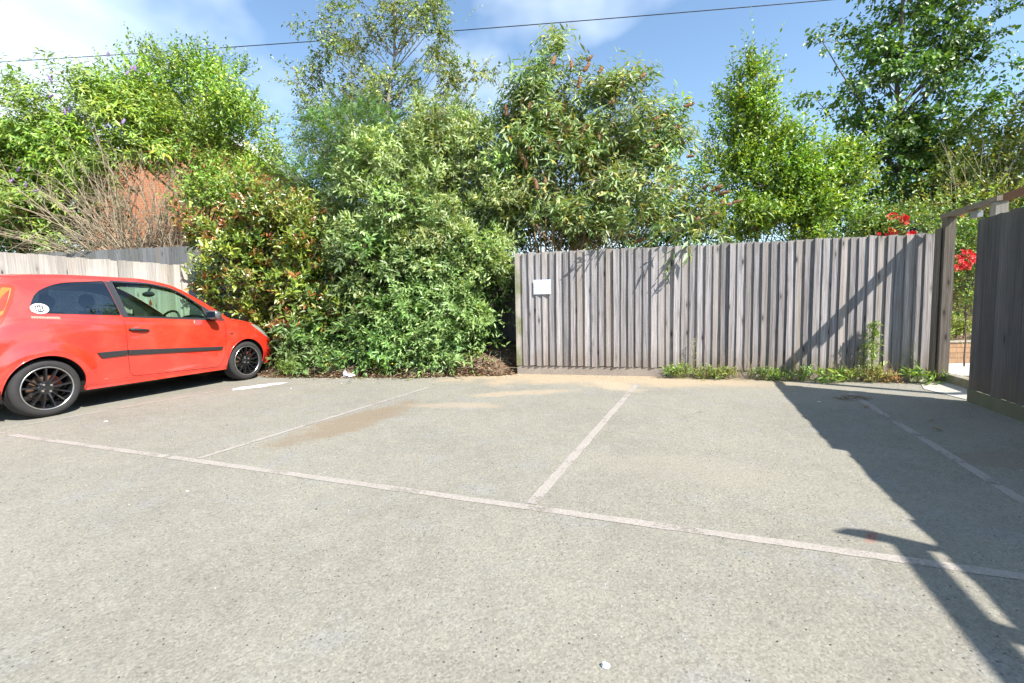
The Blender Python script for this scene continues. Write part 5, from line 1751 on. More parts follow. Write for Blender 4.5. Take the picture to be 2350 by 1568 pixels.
loops_xz = dict(arch_r=arch(0.0, 0.342), arch_f=arch(WB, 0.342), qwin=QWIN, dwin=DWIN, sail=SAIL, bpil=BPIL, door=DOOR, dwframe=DWFRAME, head=HEAD, tail=TAIL)
loops = {}
for k_, p_ in loops_xz.items():
    loops[k_] = xz_to_xv(dens(p_, 0.025))
    if k_.startswith('arch'):
        lo = p_[:, 1].min() + 0.002
        d_ = dens(p_, 0.025)
        lv = loops[k_]
        lv[d_[:, 1] < 0.20, 1] = 1.0
        loops[k_] = lv
# door seam bands: outer loop and inner loop
din = xz_to_xv(dens(offset_poly(dens(DOOR, 0.02), 0.0055), 1.0))
loops['door_in'] = din
# loops on the top: windscreen, rear window, bonnet, in (x, v)
ws = np.array([(1.50, 8.45), (1.47, 9.2), (1.455, 11.0), (2.425, 11.0), (2.40, 9.6), (2.30, 8.52), (2.12, 8.36), (1.85, 8.34), (1.62, 8.36)])
loops['windscreen'] = dens(ws, 0.06)
rw_ = np.array([(-0.325, 8.65), (-0.315, 11.0), (-0.545, 11.0), (-0.525, 8.75)])
loops['rear_window'] = dens(rw_, 0.06)
bn = np.array([(2.46, 11.0), (2.44, 9.6), (2.36, 8.35), (2.36, 8.05), (2.62, 7.85), (2.90, 7.9), (3.02, 8.5), (3.06, 11.0)])
loops['bonnet'] = dens(bn, 0.06)
bn_in = np.array([(2.468, 11.0), (2.448, 9.6), (2.369, 8.36), (2.369, 8.07), (2.62, 7.88), (2.895, 7.93), (3.012, 8.5), (3.052, 11.0)])
loops['bonnet_in'] = dens(bn_in, 0.06)

SV = 0.10      # weight of v against x for the triangulation
gx = np.concatenate([np.linspace(X0, -0.35, 24), np.linspace(-0.32, 2.7, 110), np.linspace(2.72, X1, 30)])
gvv = np.concatenate([np.linspace(0, 1, 3), np.linspace(1.2, 8.4, 66), np.linspace(8.55, 11, 16)])
pts2, edges = [], []
for a in gx:
    for b in gvv: pts2.append((a, b * SV))
grid = np.array(pts2)
keep = np.ones(len(grid), bool)
allb = np.vstack([np.stack([l_[:, 0], l_[:, 1] * SV], 1) for l_ in loops.values()])
for i0 in range(0, len(grid), 2000):
    dmin = np.sqrt(((grid[i0:i0 + 2000, None] - allb[None]) ** 2).sum(-1)).min(1)
    keep[i0:i0 + 2000] = dmin > 0.0045
onb = (np.abs(grid[:, 1]) < 1e-9) | (np.abs(grid[:, 1] - NV * SV) < 1e-9) | (np.abs(grid[:, 0] - X0) < 1e-9) | (np.abs(grid[:, 0] - X1) < 1e-9)
keep |= onb
cv = [Vector(p) for p in grid[keep]]
for l_ in loops.values():
    s_i = len(cv)
    for q in l_: cv.append(Vector((q[0], min(q[1], NV) * SV)))
    m = len(l_)
    for q in range(m): edges.append((s_i + q, s_i + (q + 1) % m))
res = delaunay_2d_cdt(cv, edges, [], 0, 1e-5)
PV = np.array([(p[0], p[1] / SV) for p in res[0]])
TR = np.array([t for t in res[2] if len(t) == 3])
cen_ = PV[TR].mean(1)
P3 = surf(PV[:, 0], PV[:, 1])
# analytic normals
e_ = 1e-3
dx = surf(np.clip(PV[:, 0] + e_, X0, X1), PV[:, 1]) - surf(np.clip(PV[:, 0] - e_, X0, X1), PV[:, 1])
dvv = surf(PV[:, 0], np.clip(PV[:, 1] + e_ * 5, 0, NV)) - surf(PV[:, 0], np.clip(PV[:, 1] - e_ * 5, 0, NV))
NR = unit(np.cross(dx, dvv))
ctr_ = np.array([1.2, 0, 0.7])
tri_n = np.cross(P3[TR[:, 1]] - P3[TR[:, 0]], P3[TR[:, 2]] - P3[TR[:, 0]])
reg = np.array(['body'] * len(TR), dtype=object)
in_ = {k_: in_poly(cen_, l_) for k_, l_ in loops.items()}
reg[in_['bonnet']] = 'seam'
reg[in_['bonnet_in']] = 'bonnet'
reg[in_['door']] = 'seam'
reg[in_['door_in']] = 'door'
reg[in_['dwframe']] = 'frame'
reg[in_['bpil']] = 'frame'
reg[in_['sail']] = 'sail'
reg[in_['dwin']] = 'dwin'
reg[in_['qwin']] = 'qwin'
reg[in_['windscreen']] = 'windscreen'
reg[in_['rear_window']] = 'rear_window'
reg[in_['head']] = 'head'
reg[in_['tail']] = 'tail'
reg[cen_[:, 1] < 1.2] = 'under'
reg[in_['arch_r'] | in_['arch_f']] = 'hole'

# paint and trim
m, n_, l_, b_ = new_mat('red_car_paint')
t = NT(m)
Pp = n_.new('ShaderNodeTexCoord').outputs['Object']
dust = t.math('MULTIPLY', t.smooth(t.noise(Pp, 3.5, 5, 0.6), 0.40, 0.75), 0.34)
colr = t.mix(dust, (0.62, 0.027, 0.013), (0.65, 0.095, 0.060))
l_.new(colr, b_.inputs['Base Color'])
l_.new(t.math('MULTIPLY_ADD', t.noise(Pp, 7, 4), 0.22, 0.26), b_.inputs['Roughness'])
b_.inputs['Coat Weight'].default_value = 1.0
b_.inputs['Coat IOR'].default_value = 1.8
l_.new(t.math('MULTIPLY_ADD', t.noise(Pp, 5, 4), 0.14, 0.0), b_.inputs['Coat Roughness'])
MT['paint'] = m
MT['trim'] = plain('black_trim', (0.022, 0.021, 0.022), 0.55, noise=0.35, nscale=30)
MT['frame'] = plain('grey_black_frame', (0.035, 0.035, 0.042), 0.38)
MT['seam'] = plain('panel_gap', (0.025, 0.006, 0.005), 0.9)
MT['tyre'] = plain('tyre_rubber', (0.024, 0.023, 0.023), 0.85, noise=0.3, nscale=20)
MT['rim'] = plain('gloss_black_rim', (0.012, 0.012, 0.014), 0.16, coat=0.6)
MT['rimlip'] = plain('scuffed_silver_lip', (0.55, 0.54, 0.52), 0.3, metal=0.9)
MT['disc'] = plain('rusty_brake_disc', (0.14, 0.085, 0.055), 0.6, metal=0.4, noise=0.3, nscale=30)
MT['caliper'] = plain('red_caliper', (0.36, 0.04, 0.02), 0.5)
MT['nut'] = plain('bare_wheel_nut', (0.50, 0.46, 0.42), 0.35, metal=0.8)
MT['under'] = plain('underbody', (0.012, 0.012, 0.012), 0.9)
MT['glass'] = glass_material('green_tinted_glass', (0.66, 0.86, 0.74))
MT['glass_dark'] = glass_material('smoked_blue_glass', (0.045, 0.060, 0.095), 2.1)
MT['lens'] = plain('headlight_lens', (0.30, 0.33, 0.27), 0.15, coat=1.0)
MT['amber'] = plain('red_tail_lens', (0.62, 0.045, 0.015), 0.2, coat=1.0)
MT['amber2'] = plain('amber_lens', (0.75, 0.15, 0.02), 0.2, coat=1.0)
MT['inside'] = plain('grey_interior', (0.085, 0.088, 0.092), 0.85, noise=0.2, nscale=20)
MT['seat'] = plain('dark_seat_cloth', (0.028, 0.029, 0.034), 0.95)
MT['chrome'] = plain('mirror_shell', (0.20, 0.205, 0.215), 0.25, metal=0.6)
MT['mirror'] = plain('mirror_glass', (0.6, 0.62, 0.64), 0.05, metal=1.0)
MT['sticker'] = plain('white_sticker', (0.72, 0.73, 0.72), 0.5)
MT['sticker_pink'] = plain('faded_sticker', (0.66, 0.24, 0.19), 0.5)
MT['sticker_txt'] = plain('faded_sticker_print', (0.45, 0.11, 0.08), 0.5)
MT['deflector'] = glass_material('smoked_deflector', (0.10, 0.09, 0.11))
MT['shades'] = plain('air_freshener', (0.42, 0.12, 0.04), 0.6)

rwp = gnd(118, 957)
CAR_B = R(17.6)
cn = np.array([math.cos(CAR_B), -math.sin(CAR_B), 0])
corg = rwp - cn * 0.812
car = empty('red_hatchback', (corg[0], corg[1], 0), math.pi / 2 - CAR_B)
tag(car, 'red three door hatchback parked nose to the shrubs', 'car')


def panel(name, regs, mat, sides=(1, -1), offset=0.0, parent=car, flip=False, normals=True):
    sel = np.isin(reg, regs)
    T = TR[sel]
    used = np.unique(T)
    mp = -np.ones(len(PV), int)
    mp[used] = np.arange(len(used))
    Vb = P3[used] + NRM_OUT[used] * offset
    Nb = NRM_OUT[used]
    T = mp[T]
    # consistent winding, outward
    fn = np.cross(Vb[T[:, 1]] - Vb[T[:, 0]], Vb[T[:, 2]] - Vb[T[:, 0]])
    bad = (fn * Nb[T].mean(1)).sum(1) < 0
    T = np.where(bad[:, None], T[:, ::-1], T)
    out = []
    VV, TT, NN = [], [], []
    for s in sides:
        v = Vb * [1, s, 1]
        nn_ = Nb * [1, s, 1]
        tt = T if s == 1 else T[:, ::-1]
        VV.append(v); NN.append(nn_); TT.append(tt + sum(len(a) for a in VV[:-1]))
    VV, TT, NN = np.vstack(VV), np.vstack(TT), np.vstack(NN)
    me = fast_mesh(name, VV, TT)
    me.polygons.foreach_set('use_smooth', [True] * len(me.polygons))
    if normals and offset >= 0:
        me.normals_split_custom_set_from_vertices([tuple(q) for q in NN])
    return link(name, me, mat, parent)


sgn = np.sign((NR * (P3 - np.stack([PV[:, 0], np.zeros(len(PV)), np.full(len(PV), 0.7)], 1) + np.array([0, -1e-6, 0]))).sum(1))
NRM_OUT = NR * np.where(sgn == 0, 1, sgn)[:, None]
body = panel('body', ['body', 'hole0'], MT['paint'])
panel('bonnet', ['bonnet'], MT['paint'])
panel('panel_gap', ['seam'], MT['seam'], offset=-0.004, normals=False)
for s, nm in ((1, 'door'), (-1, 'door')):
    dr = panel('door', ['door'], MT['paint'], sides=(s,))
    panel('window_frame', ['frame', 'sail'], MT['frame'], sides=(s,), offset=0.001, parent=dr)
    panel('window_glass', ['dwin'], MT['glass'], sides=(s,), offset=-0.003, parent=dr)
    if s == 1: door_r = dr
    else: door_l = dr
    panel('quarter_window', ['qwin'], MT['glass_dark'] if s == 1 else MT['glass'], sides=(s,), offset=-0.002)
    hl_ = panel('headlight', ['head'], MT['lens'], sides=(s,), offset=0.003)
    tl_ = panel('tail_light', ['tail'], MT['amber'], sides=(s,), offset=0.004)
panel('windscreen', ['windscreen'], MT['glass'], offset=-0.002)
panel('rear_window', ['rear_window'], MT['glass_dark'], offset=-0.002)
panel('underbody', ['under'], MT['under'])
# headlining and inner panels behind the painted shell
sel_bak = reg.copy()
reg[(np.isin(reg, ['body', 'frame', 'sail'])) & (cen_[:, 1] > 5.9) & (cen_[:, 0] > -0.5) & (cen_[:, 0] < 2.35)] = 'liner'
reg[(np.isin(reg, ['body', 'door', 'seam'])) & (cen_[:, 1] > 2.2) & (cen_[:, 1] <= 5.95) & (cen_[:, 0] > 0.40) & (cen_[:, 0] < 2.05)] = 'liner'
panel('interior_lining', ['liner'], MT['inside'], offset=-0.035)
reg = sel_bak

# rubber seals round the side windows, lips of the wheel arches, quarter glass border
def loop_tube(name, poly_xz, rad, mat, parent, s=1, off=0.0, n=5):
    lv = xz_to_xv(dens(poly_xz, 0.03))
    P = surf(lv[:, 0], lv[:, 1])
    P[:, 1] -= off
    P = P * [1, s, 1]
    mb = MB()
    mb.tube(P, rad, n, closed=True)
    return mb.build(name, mat, parent, True)


def open_tube(name, pts_xz, rad, mat, parent, s=1, off=0.0, n=5):
    lv = xz_to_xv(np.array(pts_xz))
    P = surf(lv[:, 0], lv[:, 1])
    P[:, 1] -= off
    mb = MB()
    mb.tube(P * [1, s, 1], rad, n)
    return mb.build(name, mat, parent, True)


for s, dr in ((1, door_r), (-1, door_l)):
    loop_tube('window_seal', DWIN, 0.0055, MT['trim'], dr, s)
    loop_tube('window_seal', QWIN, 0.004, MT['trim'], car, s)
    for cx in (0.0, WB):
        ar = []
        for q in range(43):
            a = -0.22 + (math.pi + 0.44) * q / 42
            ar.append((cx + 0.342 * math.cos(a), AXZ + 0.342 * math.sin(a)))
        open_tube('arch_lip', ar, 0.0075, MT['paint'], car, s, off=-0.004)

# rub strip, in two lengths, following the flank
def rub(name, poly, parent, s):
    P2 = dens(rounded(poly, 0.004, 2), 0.04)
    lv = xz_to_xv(P2)
    A = surf(lv[:, 0], lv[:, 1]) * [1, s, 1]
    O = A + np.array([0, -0.014 * s, 0])
    inner = offset_poly(P2, 0.007)
    liv = xz_to_xv(inner)
    I = surf(liv[:, 0], liv[:, 1]) * [1, s, 1] + np.array([0, -0.016 * s, 0])
    n = len(A)
    mb = MB()
    mb.add(np.vstack([A, O, I]), [(i, (i + 1) % n, n + (i + 1) % n, n + i) for i in range(n)] + [(n + i, n + (i + 1) % n, 2 * n + (i + 1) % n, 2 * n + i) for i in range(n)])
    bm = bmesh.new()
    vv = [bm.verts.new(q) for q in I]
    f = bm.faces.new(vv)
    bmesh.ops.triangulate(bm, faces=[f])
    b0_ = len(mb.v)
    bm.verts.index_update()
    mb.v += [tuple(q.co) for q in bm.verts]
    mb.f += [tuple(v.index + b0_ for v in f_.verts) for f_ in bm.faces]
    bm.free()
    return mb.build(name, MT['trim'], parent)


for s, dr in ((1, door_r), (-1, door_l)):
    rub('rub_strip', [(0.452, 0.628), (0.757, 0.628), (0.757, 0.566), (0.492, 0.560)], car, s)
    rub('rub_strip', [(0.771, 0.628), (2.022, 0.557), (2.000, 0.512), (0.771, 0.565)], dr, s)

# door handle with its scooped recess
for s, dr in ((1, door_r), (-1, door_l)):
    c = surf(np.array([0.92]), v_of([0.92], [0.855]))[0]
    mb = MB()
    mb.tube([(0.805, c[1] - 0.006, 0.872), (0.84, c[1] - 0.022, 0.868), (0.92, c[1] - 0.032, 0.860), (1.0, c[1] - 0.026, 0.851), (1.03, c[1] - 0.008, 0.848)], [0.013, 0.017, 0.016, 0.015, 0.011], 8)
    mb.v = [(a, b * s, z) for a, b, z in mb.v]
    mb.build('handle', MT['trim'], dr, True)
    mb = MB()
    mb.ellipsoid((0.925, c[1] + 0.010, 0.868), (0.075, 0.0125, 0.040), 18, 10)
    mb.v = [(a, b * s, z) for a, b, z in mb.v]
    mb.build('handle_recess', MT['seam'] if False else MT['paint'], dr, True)

# side repeater
for s in (1, -1):
    c = surf(np.array([2.185]), v_of([2.185], [0.735]))[0]
    mb = MB()
    mb.ellipsoid((2.185, c[1] - 0.002, 0.735), (0.030, 0.008, 0.013), 12, 6)
    mb.v = [(a, b * s, z) for a, b, z in mb.v]
    mb.build('side_repeater', MT['trim'], car, True)

# wind deflector over the door window
for s, dr in ((1, door_r), (-1, door_l)):
    top = dens([(0.80, 1.442), (1.23, 1.431), (1.50, 1.372), (1.66, 1.280), (1.84, 1.140)], 0.05, False)
    low = dens([(0.83, 1.385), (1.22, 1.375), (1.47, 1.322), (1.63, 1.240), (1.825, 1.110)], 0.05, False)
    k = min(len(top), len(low))
    ti = np.stack([np.interp(np.linspace(0, 1, 30), np.linspace(0, 1, len(top)), top[:, j]) for j in (0, 1)], 1)
    li = np.stack([np.interp(np.linspace(0, 1, 30), np.linspace(0, 1, len(low)), low[:, j]) for j in (0, 1)], 1)
    A = surf(ti[:, 0], xz_to_xv(ti)[:, 1])
    B = surf(li[:, 0], xz_to_xv(li)[:, 1])
    A[:, 1] -= 0.006
    B[:, 1] -= 0.030
    mb = MB()
    mb.add(np.vstack([A, B]) * [1, s, 1], [(i, i + 1, 31 + i, 30 + i) for i in range(29)])
    mb.build('wind_deflector', MT['deflector'], dr, True)

# door mirrors
for s, dr in ((1, door_r), (-1, door_l)):
    c = surf(np.array([1.93]), v_of([1.93], [0.99]))[0]
    yb_ = c[1]
    mb = MB()
    vs, fs = [], []
    nu, nvv_ = 20, 12
    for i in range(nvv_ + 1):
        ph = math.pi * i / nvv_
        for q in range(nu):
            th = 2 * math.pi * q / nu
            sx, sy, sz = math.sin(ph) * math.cos(th), math.sin(ph) * math.sin(th), math.cos(ph)
            pw = lambda a: math.copysign(abs(a) ** 0.72, a)
            x = pw(sx) * (0.055 if sx < 0 else 0.085)
            y = pw(sy) * 0.098
            z = pw(sz) * 0.066 - 0.02 * sx
            if x < -0.045: x = -0.045
            vs.append((1.865 + x, yb_ - 0.135 + y, 1.015 + z))
    for i in range(nvv_):
        for q in range(nu):
            q2 = (q + 1) % nu
            fs.append((i * nu + q, (i + 1) * nu + q, (i + 1) * nu + q2, i * nu + q2))
    mb.add(np.array(vs) * [1, s, 1], fs)
    mr = mb.build('door_mirror', MT['chrome'], car, True)
    mb = MB()
    mb.tube([(1.93, yb_ + 0.02, 0.955), (1.90, yb_ - 0.05, 0.965), (1.88, yb_ - 0.10, 0.985)], [0.034, 0.028, 0.022], 8)
    mb.v = [(a, b * s, z) for a, b, z in mb.v]
    mb.build('stalk', MT['trim'], mr, True)
    mb = MB()
    mb.box(1.8175, 1.8192, yb_ - 0.215, yb_ - 0.055, 0.968, 1.062)
    mb.v = [(a, b * s, z) for a, b, z in mb.v]
    mb.build('mirror_glass', MT['mirror'], mr)


# wheels
def wheel(cx, s):
    root = bpy.data.objects.new('wheel', None)
    COL.objects.link(root)
    root.parent = car
    root.location = (cx, 0, AXZ)
    yo = -0.812 * s           # outer face
    inn = 1.0 * s             # direction inwards
    Rr = 0.222
    mb = MB()
    prof = [(Rr, 0.200), (Rr + 0.030, 0.208), (WR - 0.022, 0.205), (WR - 0.004, 0.188), (WR, 0.16), (WR, 0.135), (WR - 0.005, 0.132), (WR - 0.005, 0.128), (WR, 0.125), (WR + 0.001, 0.105), (WR - 0.005, 0.102), (WR - 0.005, 0.098), (WR + 0.001, 0.095), (WR, 0.07), (WR - 0.005, 0.067), (WR - 0.005, 0.063), (WR, 0.060), (WR - 0.004, 0.030), (WR - 0.020, 0.010), (WR - 0.040, 0.000), (Rr + 0.012, 0.003), (Rr, 0.010)]
    mb.lathe([(r_, yo + a * inn) for r_, a in prof], 56, 'y', closed=True)
    mb.build('tyre', MT['tyre'], root, True)
    mb = MB()
    mb.lathe([(Rr + 0.002, yo + 0.008 * inn), (Rr + 0.003, yo + 0.003 * inn), (Rr - 0.008, yo + 0.004 * inn), (Rr - 0.010, yo + 0.012 * inn)], 56, 'y')
    mb.build('rim_lip', MT['rimlip'], root, True)
    mb = MB()
    mb.lathe([(Rr - 0.009, yo + 0.006 * inn), (Rr - 0.014, yo + 0.010 * inn), (Rr - 0.024, yo + 0.055 * inn), (Rr - 0.034, yo + 0.10 * inn), (Rr - 0.034, yo + 0.19 * inn)], 56, 'y')
    # hub disc
    mb.lathe([(0.0, yo + 0.020 * inn), (0.026, yo + 0.020 * inn), (0.030, yo + 0.026 * inn), (0.058, yo + 0.028 * inn), (0.072, yo + 0.036 * inn), (0.075, yo + 0.065 * inn)], 26, 'y')
    for k in range(13):
        a = 2 * math.pi * k / 13 + 0.12
        c, sn = math.cos(a), math.sin(a)

        def W(rad, t, d):
            return (rad * c - t * sn, yo + d * inn, rad * sn + t * c)
        vs = []
        for rad, hw, d0, d1 in ((0.055, 0.0145, 0.028, 0.060), (0.12, 0.0110, 0.016, 0.046), (0.185, 0.0115, 0.009, 0.042), (Rr - 0.012, 0.0165, 0.009, 0.050)):
            vs += [W(rad, -hw, d1), W(rad, -hw * 0.62, d0), W(rad, hw * 0.62, d0), W(rad, hw, d1)]
        fs = []
        for q in range(3):
            for w in range(3): fs.append((q * 4 + w, q * 4 + w + 1, (q + 1) * 4 + w + 1, (q + 1) * 4 + w))
        mb.add(vs, fs)
    mb.build('rim', MT['rim'], root, False)
    mb = MB()
    for k in range(4):
        a = math.pi / 2 * k + 0.6
        mb = MB()
        mb.lathe([(0.0, yo + 0.016 * inn), (0.010, yo + 0.017 * inn), (0.012, yo + 0.022 * inn), (0.012, yo + 0.030 * inn)], 8, 'y', (0.045 * math.cos(a), 0, 0.045 * math.sin(a)))
        mb.build('wheel_nut', MT['nut'], root)
    mb = MB()
    mb.lathe([(0.05, yo + 0.085 * inn), (0.135, yo + 0.085 * inn), (0.137, yo + 0.105 * inn), (0.05, yo + 0.105 * inn)], 36, 'y')
    mb.build('brake_disc', MT['disc'], root)
    mb = MB()
    vs, fs = [], []
    for q in range(7):
        a = 0.15 + 0.9 * q / 6
        for rad in (0.085, 0.155):
            for d in (0.072, 0.125):
                vs.append((rad * math.cos(a), yo + d * inn, rad * math.sin(a)))
    for q in range(6):
        b = q * 4
        fs += [(b, b + 4, b + 6, b + 2), (b + 1, b + 3, b + 7, b + 5), (b + 2, b + 6, b + 7, b + 3), (b, b + 1, b + 5, b + 4)]
    fs += [(0, 2, 3, 1), (24, 25, 27, 26)]
    mb.add(vs, fs)
    mb.build('brake_caliper', MT['caliper'], root)
    # inner wheel house
    mb = MB()
    vs = []
    for q in range(25):
        a = -0.25 + (math.pi + 0.5) * q / 24
        for d in (0.03, 0.30):
            vs.append((0.352 * math.cos(a), yo + d * inn, 0.352 * math.sin(a)))
    mb.add(vs, [(2 * q, 2 * q + 1, 2 * q + 3, 2 * q + 2) for q in range(24)])
    bw = [(0.352 * math.cos(-0.25 + (math.pi + 0.5) * q / 24), yo + 0.30 * inn, 0.352 * math.sin(-0.25 + (math.pi + 0.5) * q / 24)) for q in range(25)]
    mb.add(bw, [tuple(range(25))])
    mb.build('arch_liner', MT['under'], car, False, loc=(cx, 0, AXZ))


for cx in (0.0, WB):
    for s in (1, -1):
        wheel(cx, s)

# rear and front caps, bumper details, spoiler, lamps
def cap(name, x, mat):
    vv = np.linspace(0, NV, 45)
    P = surf(np.full(45, x), vv)
    ring = [tuple(p) for p in P] + [tuple(p * [1, -1, 1]) for p in P[::-1][1:-1]]
    mb = MB()
    mb.add(ring, [tuple(range(len(ring)))])
    return mb.build(name, mat, car)


cap('rear_bumper_face', X0, MT['paint'])
cap('front_bumper_face', X1, MT['paint'])
mb = MB()
mb.box(3.165, 3.215, -0.30, 0.30, 0.30, 0.42)
mb.build('grille', MT['trim'], car)
mb = MB()
mb.box(3.200, 3.212, -0.26, 0.26, 0.435, 0.54)
mb.build('number_plate', MT['upvc'], car)
mb = MB()
mb.box(-0.715, -0.69, -0.26, 0.26, 0.50, 0.61)
mb.build('number_plate', MT['sticker'], car)
# roof spoiler
mb = MB()
sp_top = surf(np.full(15, -0.06), np.linspace(8.0, 11, 15))
sp_mid = surf(np.full(15, -0.27), np.linspace(8.0, 11, 15)) + [0, 0, 0.040]
sp_end = surf(np.full(15, -0.30), np.linspace(8.0, 11, 15)) * [0, 1, 1] + [-0.40, 0, 0.020]
sp_low = surf(np.full(15, -0.30), np.linspace(8.0, 11, 15)) * [0, 1, 1] + [-0.30, 0, -0.010]
for s in (1, -1):
    vs = np.vstack([sp_top, sp_mid, sp_end, sp_low]) * [1, s, 1]
    fs = []
    for q in range(3):
        for i in range(14): fs.append((q * 15 + i, q * 15 + i + 1, (q + 1) * 15 + i + 1, (q + 1) * 15 + i))
    fs.append((0, 15, 30, 45))
    mb.add(vs, fs)
mb.build('roof_spoiler', MT['paint'], car, True)
for s in (1, -1):
    st = rounded([(-0.200, 1.345), (-0.125, 1.340), (-0.260, 1.06), (-0.330, 1.06)], 0.02, 3)
    lv = xz_to_xv(dens(st, 0.03))
    A = surf(lv[:, 0], lv[:, 1])
    A[:, 1] -= 0.007
    A[:, 0] -= 0.003
    mb = MB()
    mb.add(A * [1, s, 1], [tuple(range(len(A)))])
    mb.build('indicator_lens', MT['amber2'], car)
# rear bumper crease and side skirt line
for s in (1, -1):
    open_tube('bumper_crease', [(-0.62, 0.60), (-0.5, 0.60), (-0.36, 0.585)], 0.004, MT['seam'], car, s, off=-0.002)
    open_tube('sill_crease', [(0.52, 0.318), (0.60, 0.300), (1.2, 0.278), (2.0, 0.246)], 0.005, MT['paint'], car, s, off=-0.002)

# cabin
mb = MB()
mb.box(-0.15, 2.35, -0.66, 0.66, 0.25, 0.32)
mb.build('cabin_floor', MT['seat'], car)
mb = MB()
sec = [(1.86, 0.60), (1.80, 0.78), (1.86, 0.925), (2.00, 0.965), (2.36, 0.945), (2.40, 0.60)]
k = len(sec)
mb.add([(x, -0.68, z) for x, z in sec] + [(x, 0.68, z) for x, z in sec], [tuple(range(k)), tuple(range(2 * k - 1, k - 1, -1))] + [(i, k + i, k + (i + 1) % k, (i + 1) % k) for i in range(k)])
dash = mb.build('dashboard', MT['inside'], car)
mb = MB()
mb.ellipsoid((1.95, -0.36, 0.965), (0.12, 0.17, 0.06), 14, 8)
mb.build('instrument_hood', MT['seat'], dash, True)
mb = MB()
wc = Vector((1.60, -0.36, 0.915))
ax = Vector((0.88, 0, -0.40)).normalized()
e1 = Vector((0, 1, 0))
e2 = ax.cross(e1)
mb.tube([wc + (e1 * math.cos(2 * math.pi * q / 28) + e2 * math.sin(2 * math.pi * q / 28)) * 0.185 for q in range(28)], 0.016, 8, closed=True)
sw = mb.build('steering_wheel', MT['seat'], car, True)
mb = MB()
for a in (0.1, math.pi - 0.1, -math.pi / 2):
    mb.tube([wc, wc + (e1 * math.cos(a) + e2 * math.sin(a)) * 0.18], [0.028, 0.016], 6)
mb.tube([wc - ax * 0.02, wc + ax * 0.30], [0.055, 0.035], 10)
mb.build('spoke', MT['seat'], sw, True)


def seat(x, y, w):
    mb = MB()
    mb.ellipsoid((x + 0.25, y, 0.50), (0.29, w, 0.10), 16, 8)
    st_ = mb.build('seat', MT['seat'], car, True)
    mb = MB()
    vs = []
    pr = [(0.02, 0.48, 0.075), (-0.05, 0.75, 0.07), (-0.13, 1.00, 0.06), (-0.17, 1.10, 0.045)]
    for dx_, z, th in pr:
        ww = w * (1 if z < 1.0 else 0.78)
        for a in range(12):
            an = 2 * math.pi * a / 12
            vs.append((x + dx_ + th * math.cos(an), y + ww * (abs(math.sin(an)) ** 0.6) * (1 if math.sin(an) >= 0 else -1), z))
    mb.add(vs, [(q * 12 + a, q * 12 + (a + 1) % 12, (q + 1) * 12 + (a + 1) % 12, (q + 1) * 12 + a) for q in range(3) for a in range(12)] + [tuple(range(36, 48))])
    mb.build('backrest', MT['seat'], st_, True)
    if w < 0.3:
        mb = MB()
        mb.ellipsoid((x - 0.20, y, 1.215), (0.05, 0.125, 0.085), 12, 8)
        mb.tube([(x - 0.19, y - 0.05, 1.05), (x - 0.20, y - 0.05, 1.2)], 0.008, 6)
        mb.tube([(x - 0.19, y + 0.05, 1.05), (x - 0.20, y + 0.05, 1.2)], 0.008, 6)
        mb.build('headrest', MT['seat'], st_, True)


seat(0.86, -0.36, 0.25)
seat(0.86, 0.36, 0.25)
seat(0.02, 0.0, 0.60)
# interior mirror and hanging air freshener
mb = MB()
vs = []
mb.ellipsoid((1.60, -0.02, 1.325), (0.022, 0.125, 0.040), 14, 8)
mb.tube([(1.60, -0.02, 1.36), (1.64, -0.02, 1.42)], 0.012, 6)
rv = mb.build('rear_view_mirror', MT['seat'], car, True)
mb = MB()
mb.tube([(1.60, -0.05, 1.29), (1.60, -0.05, 1.245)], 0.0012, 4)
for (z0_, z1_, w0, w1) in ((1.175, 1.205, 0.034, 0.022), (1.20, 1.228, 0.027, 0.014), (1.222, 1.25, 0.018, 0.003), (1.160, 1.176, 0.009, 0.009)):
    mb.add([(1.597, -0.05 - w0, z0_), (1.597, -0.05 + w0, z0_), (1.597, -0.05 + w1, z1_), (1.597, -0.05 - w1, z1_), (1.603, -0.05 - w0, z0_), (1.603, -0.05 + w0, z0_), (1.603, -0.05 + w1, z1_), (1.603, -0.05 - w1, z1_)],
           [(0, 3, 2, 1), (4, 5, 6, 7), (0, 1, 5, 4), (1, 2, 6, 5), (2, 3, 7, 6), (3, 0, 4, 7)])
mb.build('air_freshener', MT['shades'], car)

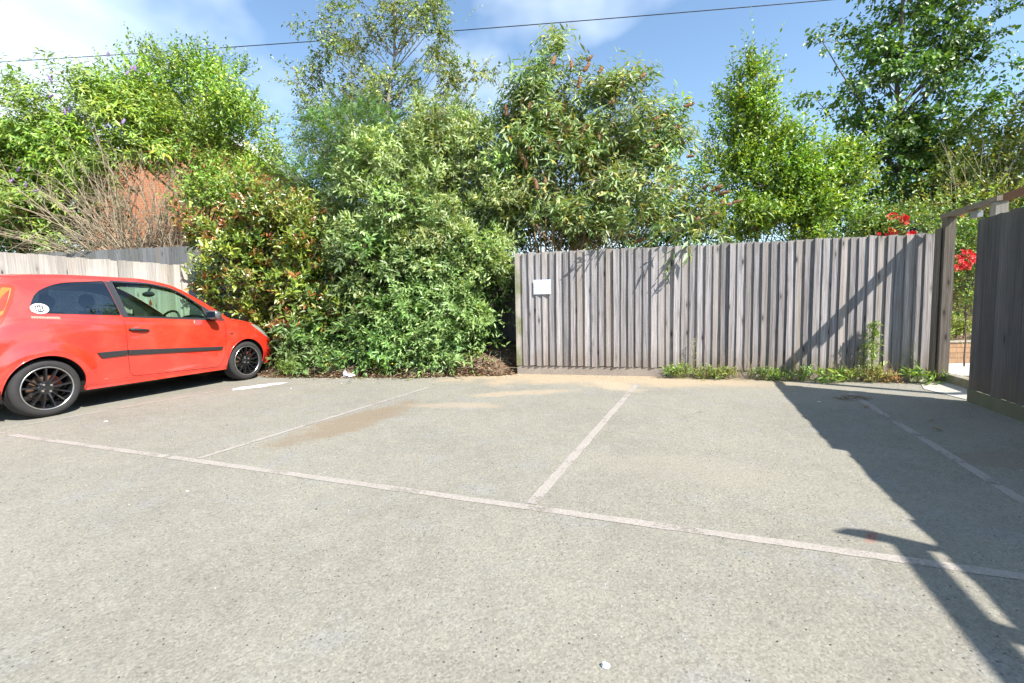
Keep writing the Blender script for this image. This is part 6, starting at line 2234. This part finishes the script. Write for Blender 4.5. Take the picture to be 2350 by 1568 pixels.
# stickers: round emblem on the quarter glass, faded strip beneath
def on_side(pts, off):
    P2 = np.array(pts)
    lv = xz_to_xv(P2)
    A = surf(lv[:, 0], lv[:, 1])
    A[:, 1] -= off
    return A


mb = MB()
cx_, cz_ = 0.030, 1.128
ro, ri = 0.068, 0.045
ring = []
N_ = 28
o_pts = [(cx_ + ro * 1.12 * math.cos(6.2832 * q / N_), cz_ + ro * 0.80 * math.sin(6.2832 * q / N_)) for q in range(N_)]
i_pts = [(cx_ + ri * 1.12 * math.cos(6.2832 * q / N_), cz_ + ri * 0.80 * math.sin(6.2832 * q / N_)) for q in range(N_)]
mb.add(np.vstack([on_side(o_pts, 0.006), on_side(i_pts, 0.006)]), [(q, (q + 1) % N_, N_ + (q + 1) % N_, N_ + q) for q in range(N_)])
lett = [(-0.074, 0.016), (-0.050, 0.014), (-0.028, 0.010), (-0.010, 0.010), (0.008, 0.010), (0.028, 0.014), (0.052, 0.018)]
for (xo, w) in lett:
    h0, h1 = (-0.022, 0.022) if abs(xo) < 0.04 else (-0.026, 0.022)
    mb.add(on_side([(cx_ + xo, cz_ + h0), (cx_ + xo + w, cz_ + h0), (cx_ + xo + w, cz_ + h1), (cx_ + xo, cz_ + h1)], 0.008), [(0, 1, 2, 3)])
mb.build('round_sticker', MT['sticker'], car)
mb = MB()
mb.add(on_side([(-0.058, 1.052), (0.055, 1.045), (0.055, 1.021), (-0.058, 1.029)], 0.003), [(0, 1, 2, 3)])
mb.add(on_side([(0.059, 1.045), (0.175, 1.038), (0.175, 1.013), (0.059, 1.020)], 0.003), [(0, 1, 2, 3)])
stk = mb.build('strip_sticker', MT['sticker_pink'], car)
mb = MB()
for q in range(11):
    x_ = -0.05 + q * 0.0205
    if 0.046 < x_ < 0.066: continue
    zt = 1.047 - (x_ + 0.058) * 0.06
    mb.add(on_side([(x_, zt - 0.016), (x_ + 0.012, zt - 0.016), (x_ + 0.012, zt - 0.006), (x_ + 0.003, zt - 0.005)], 0.005), [(0, 1, 2, 3)])
mb.build('sticker_print', MT['sticker_txt'], stk)
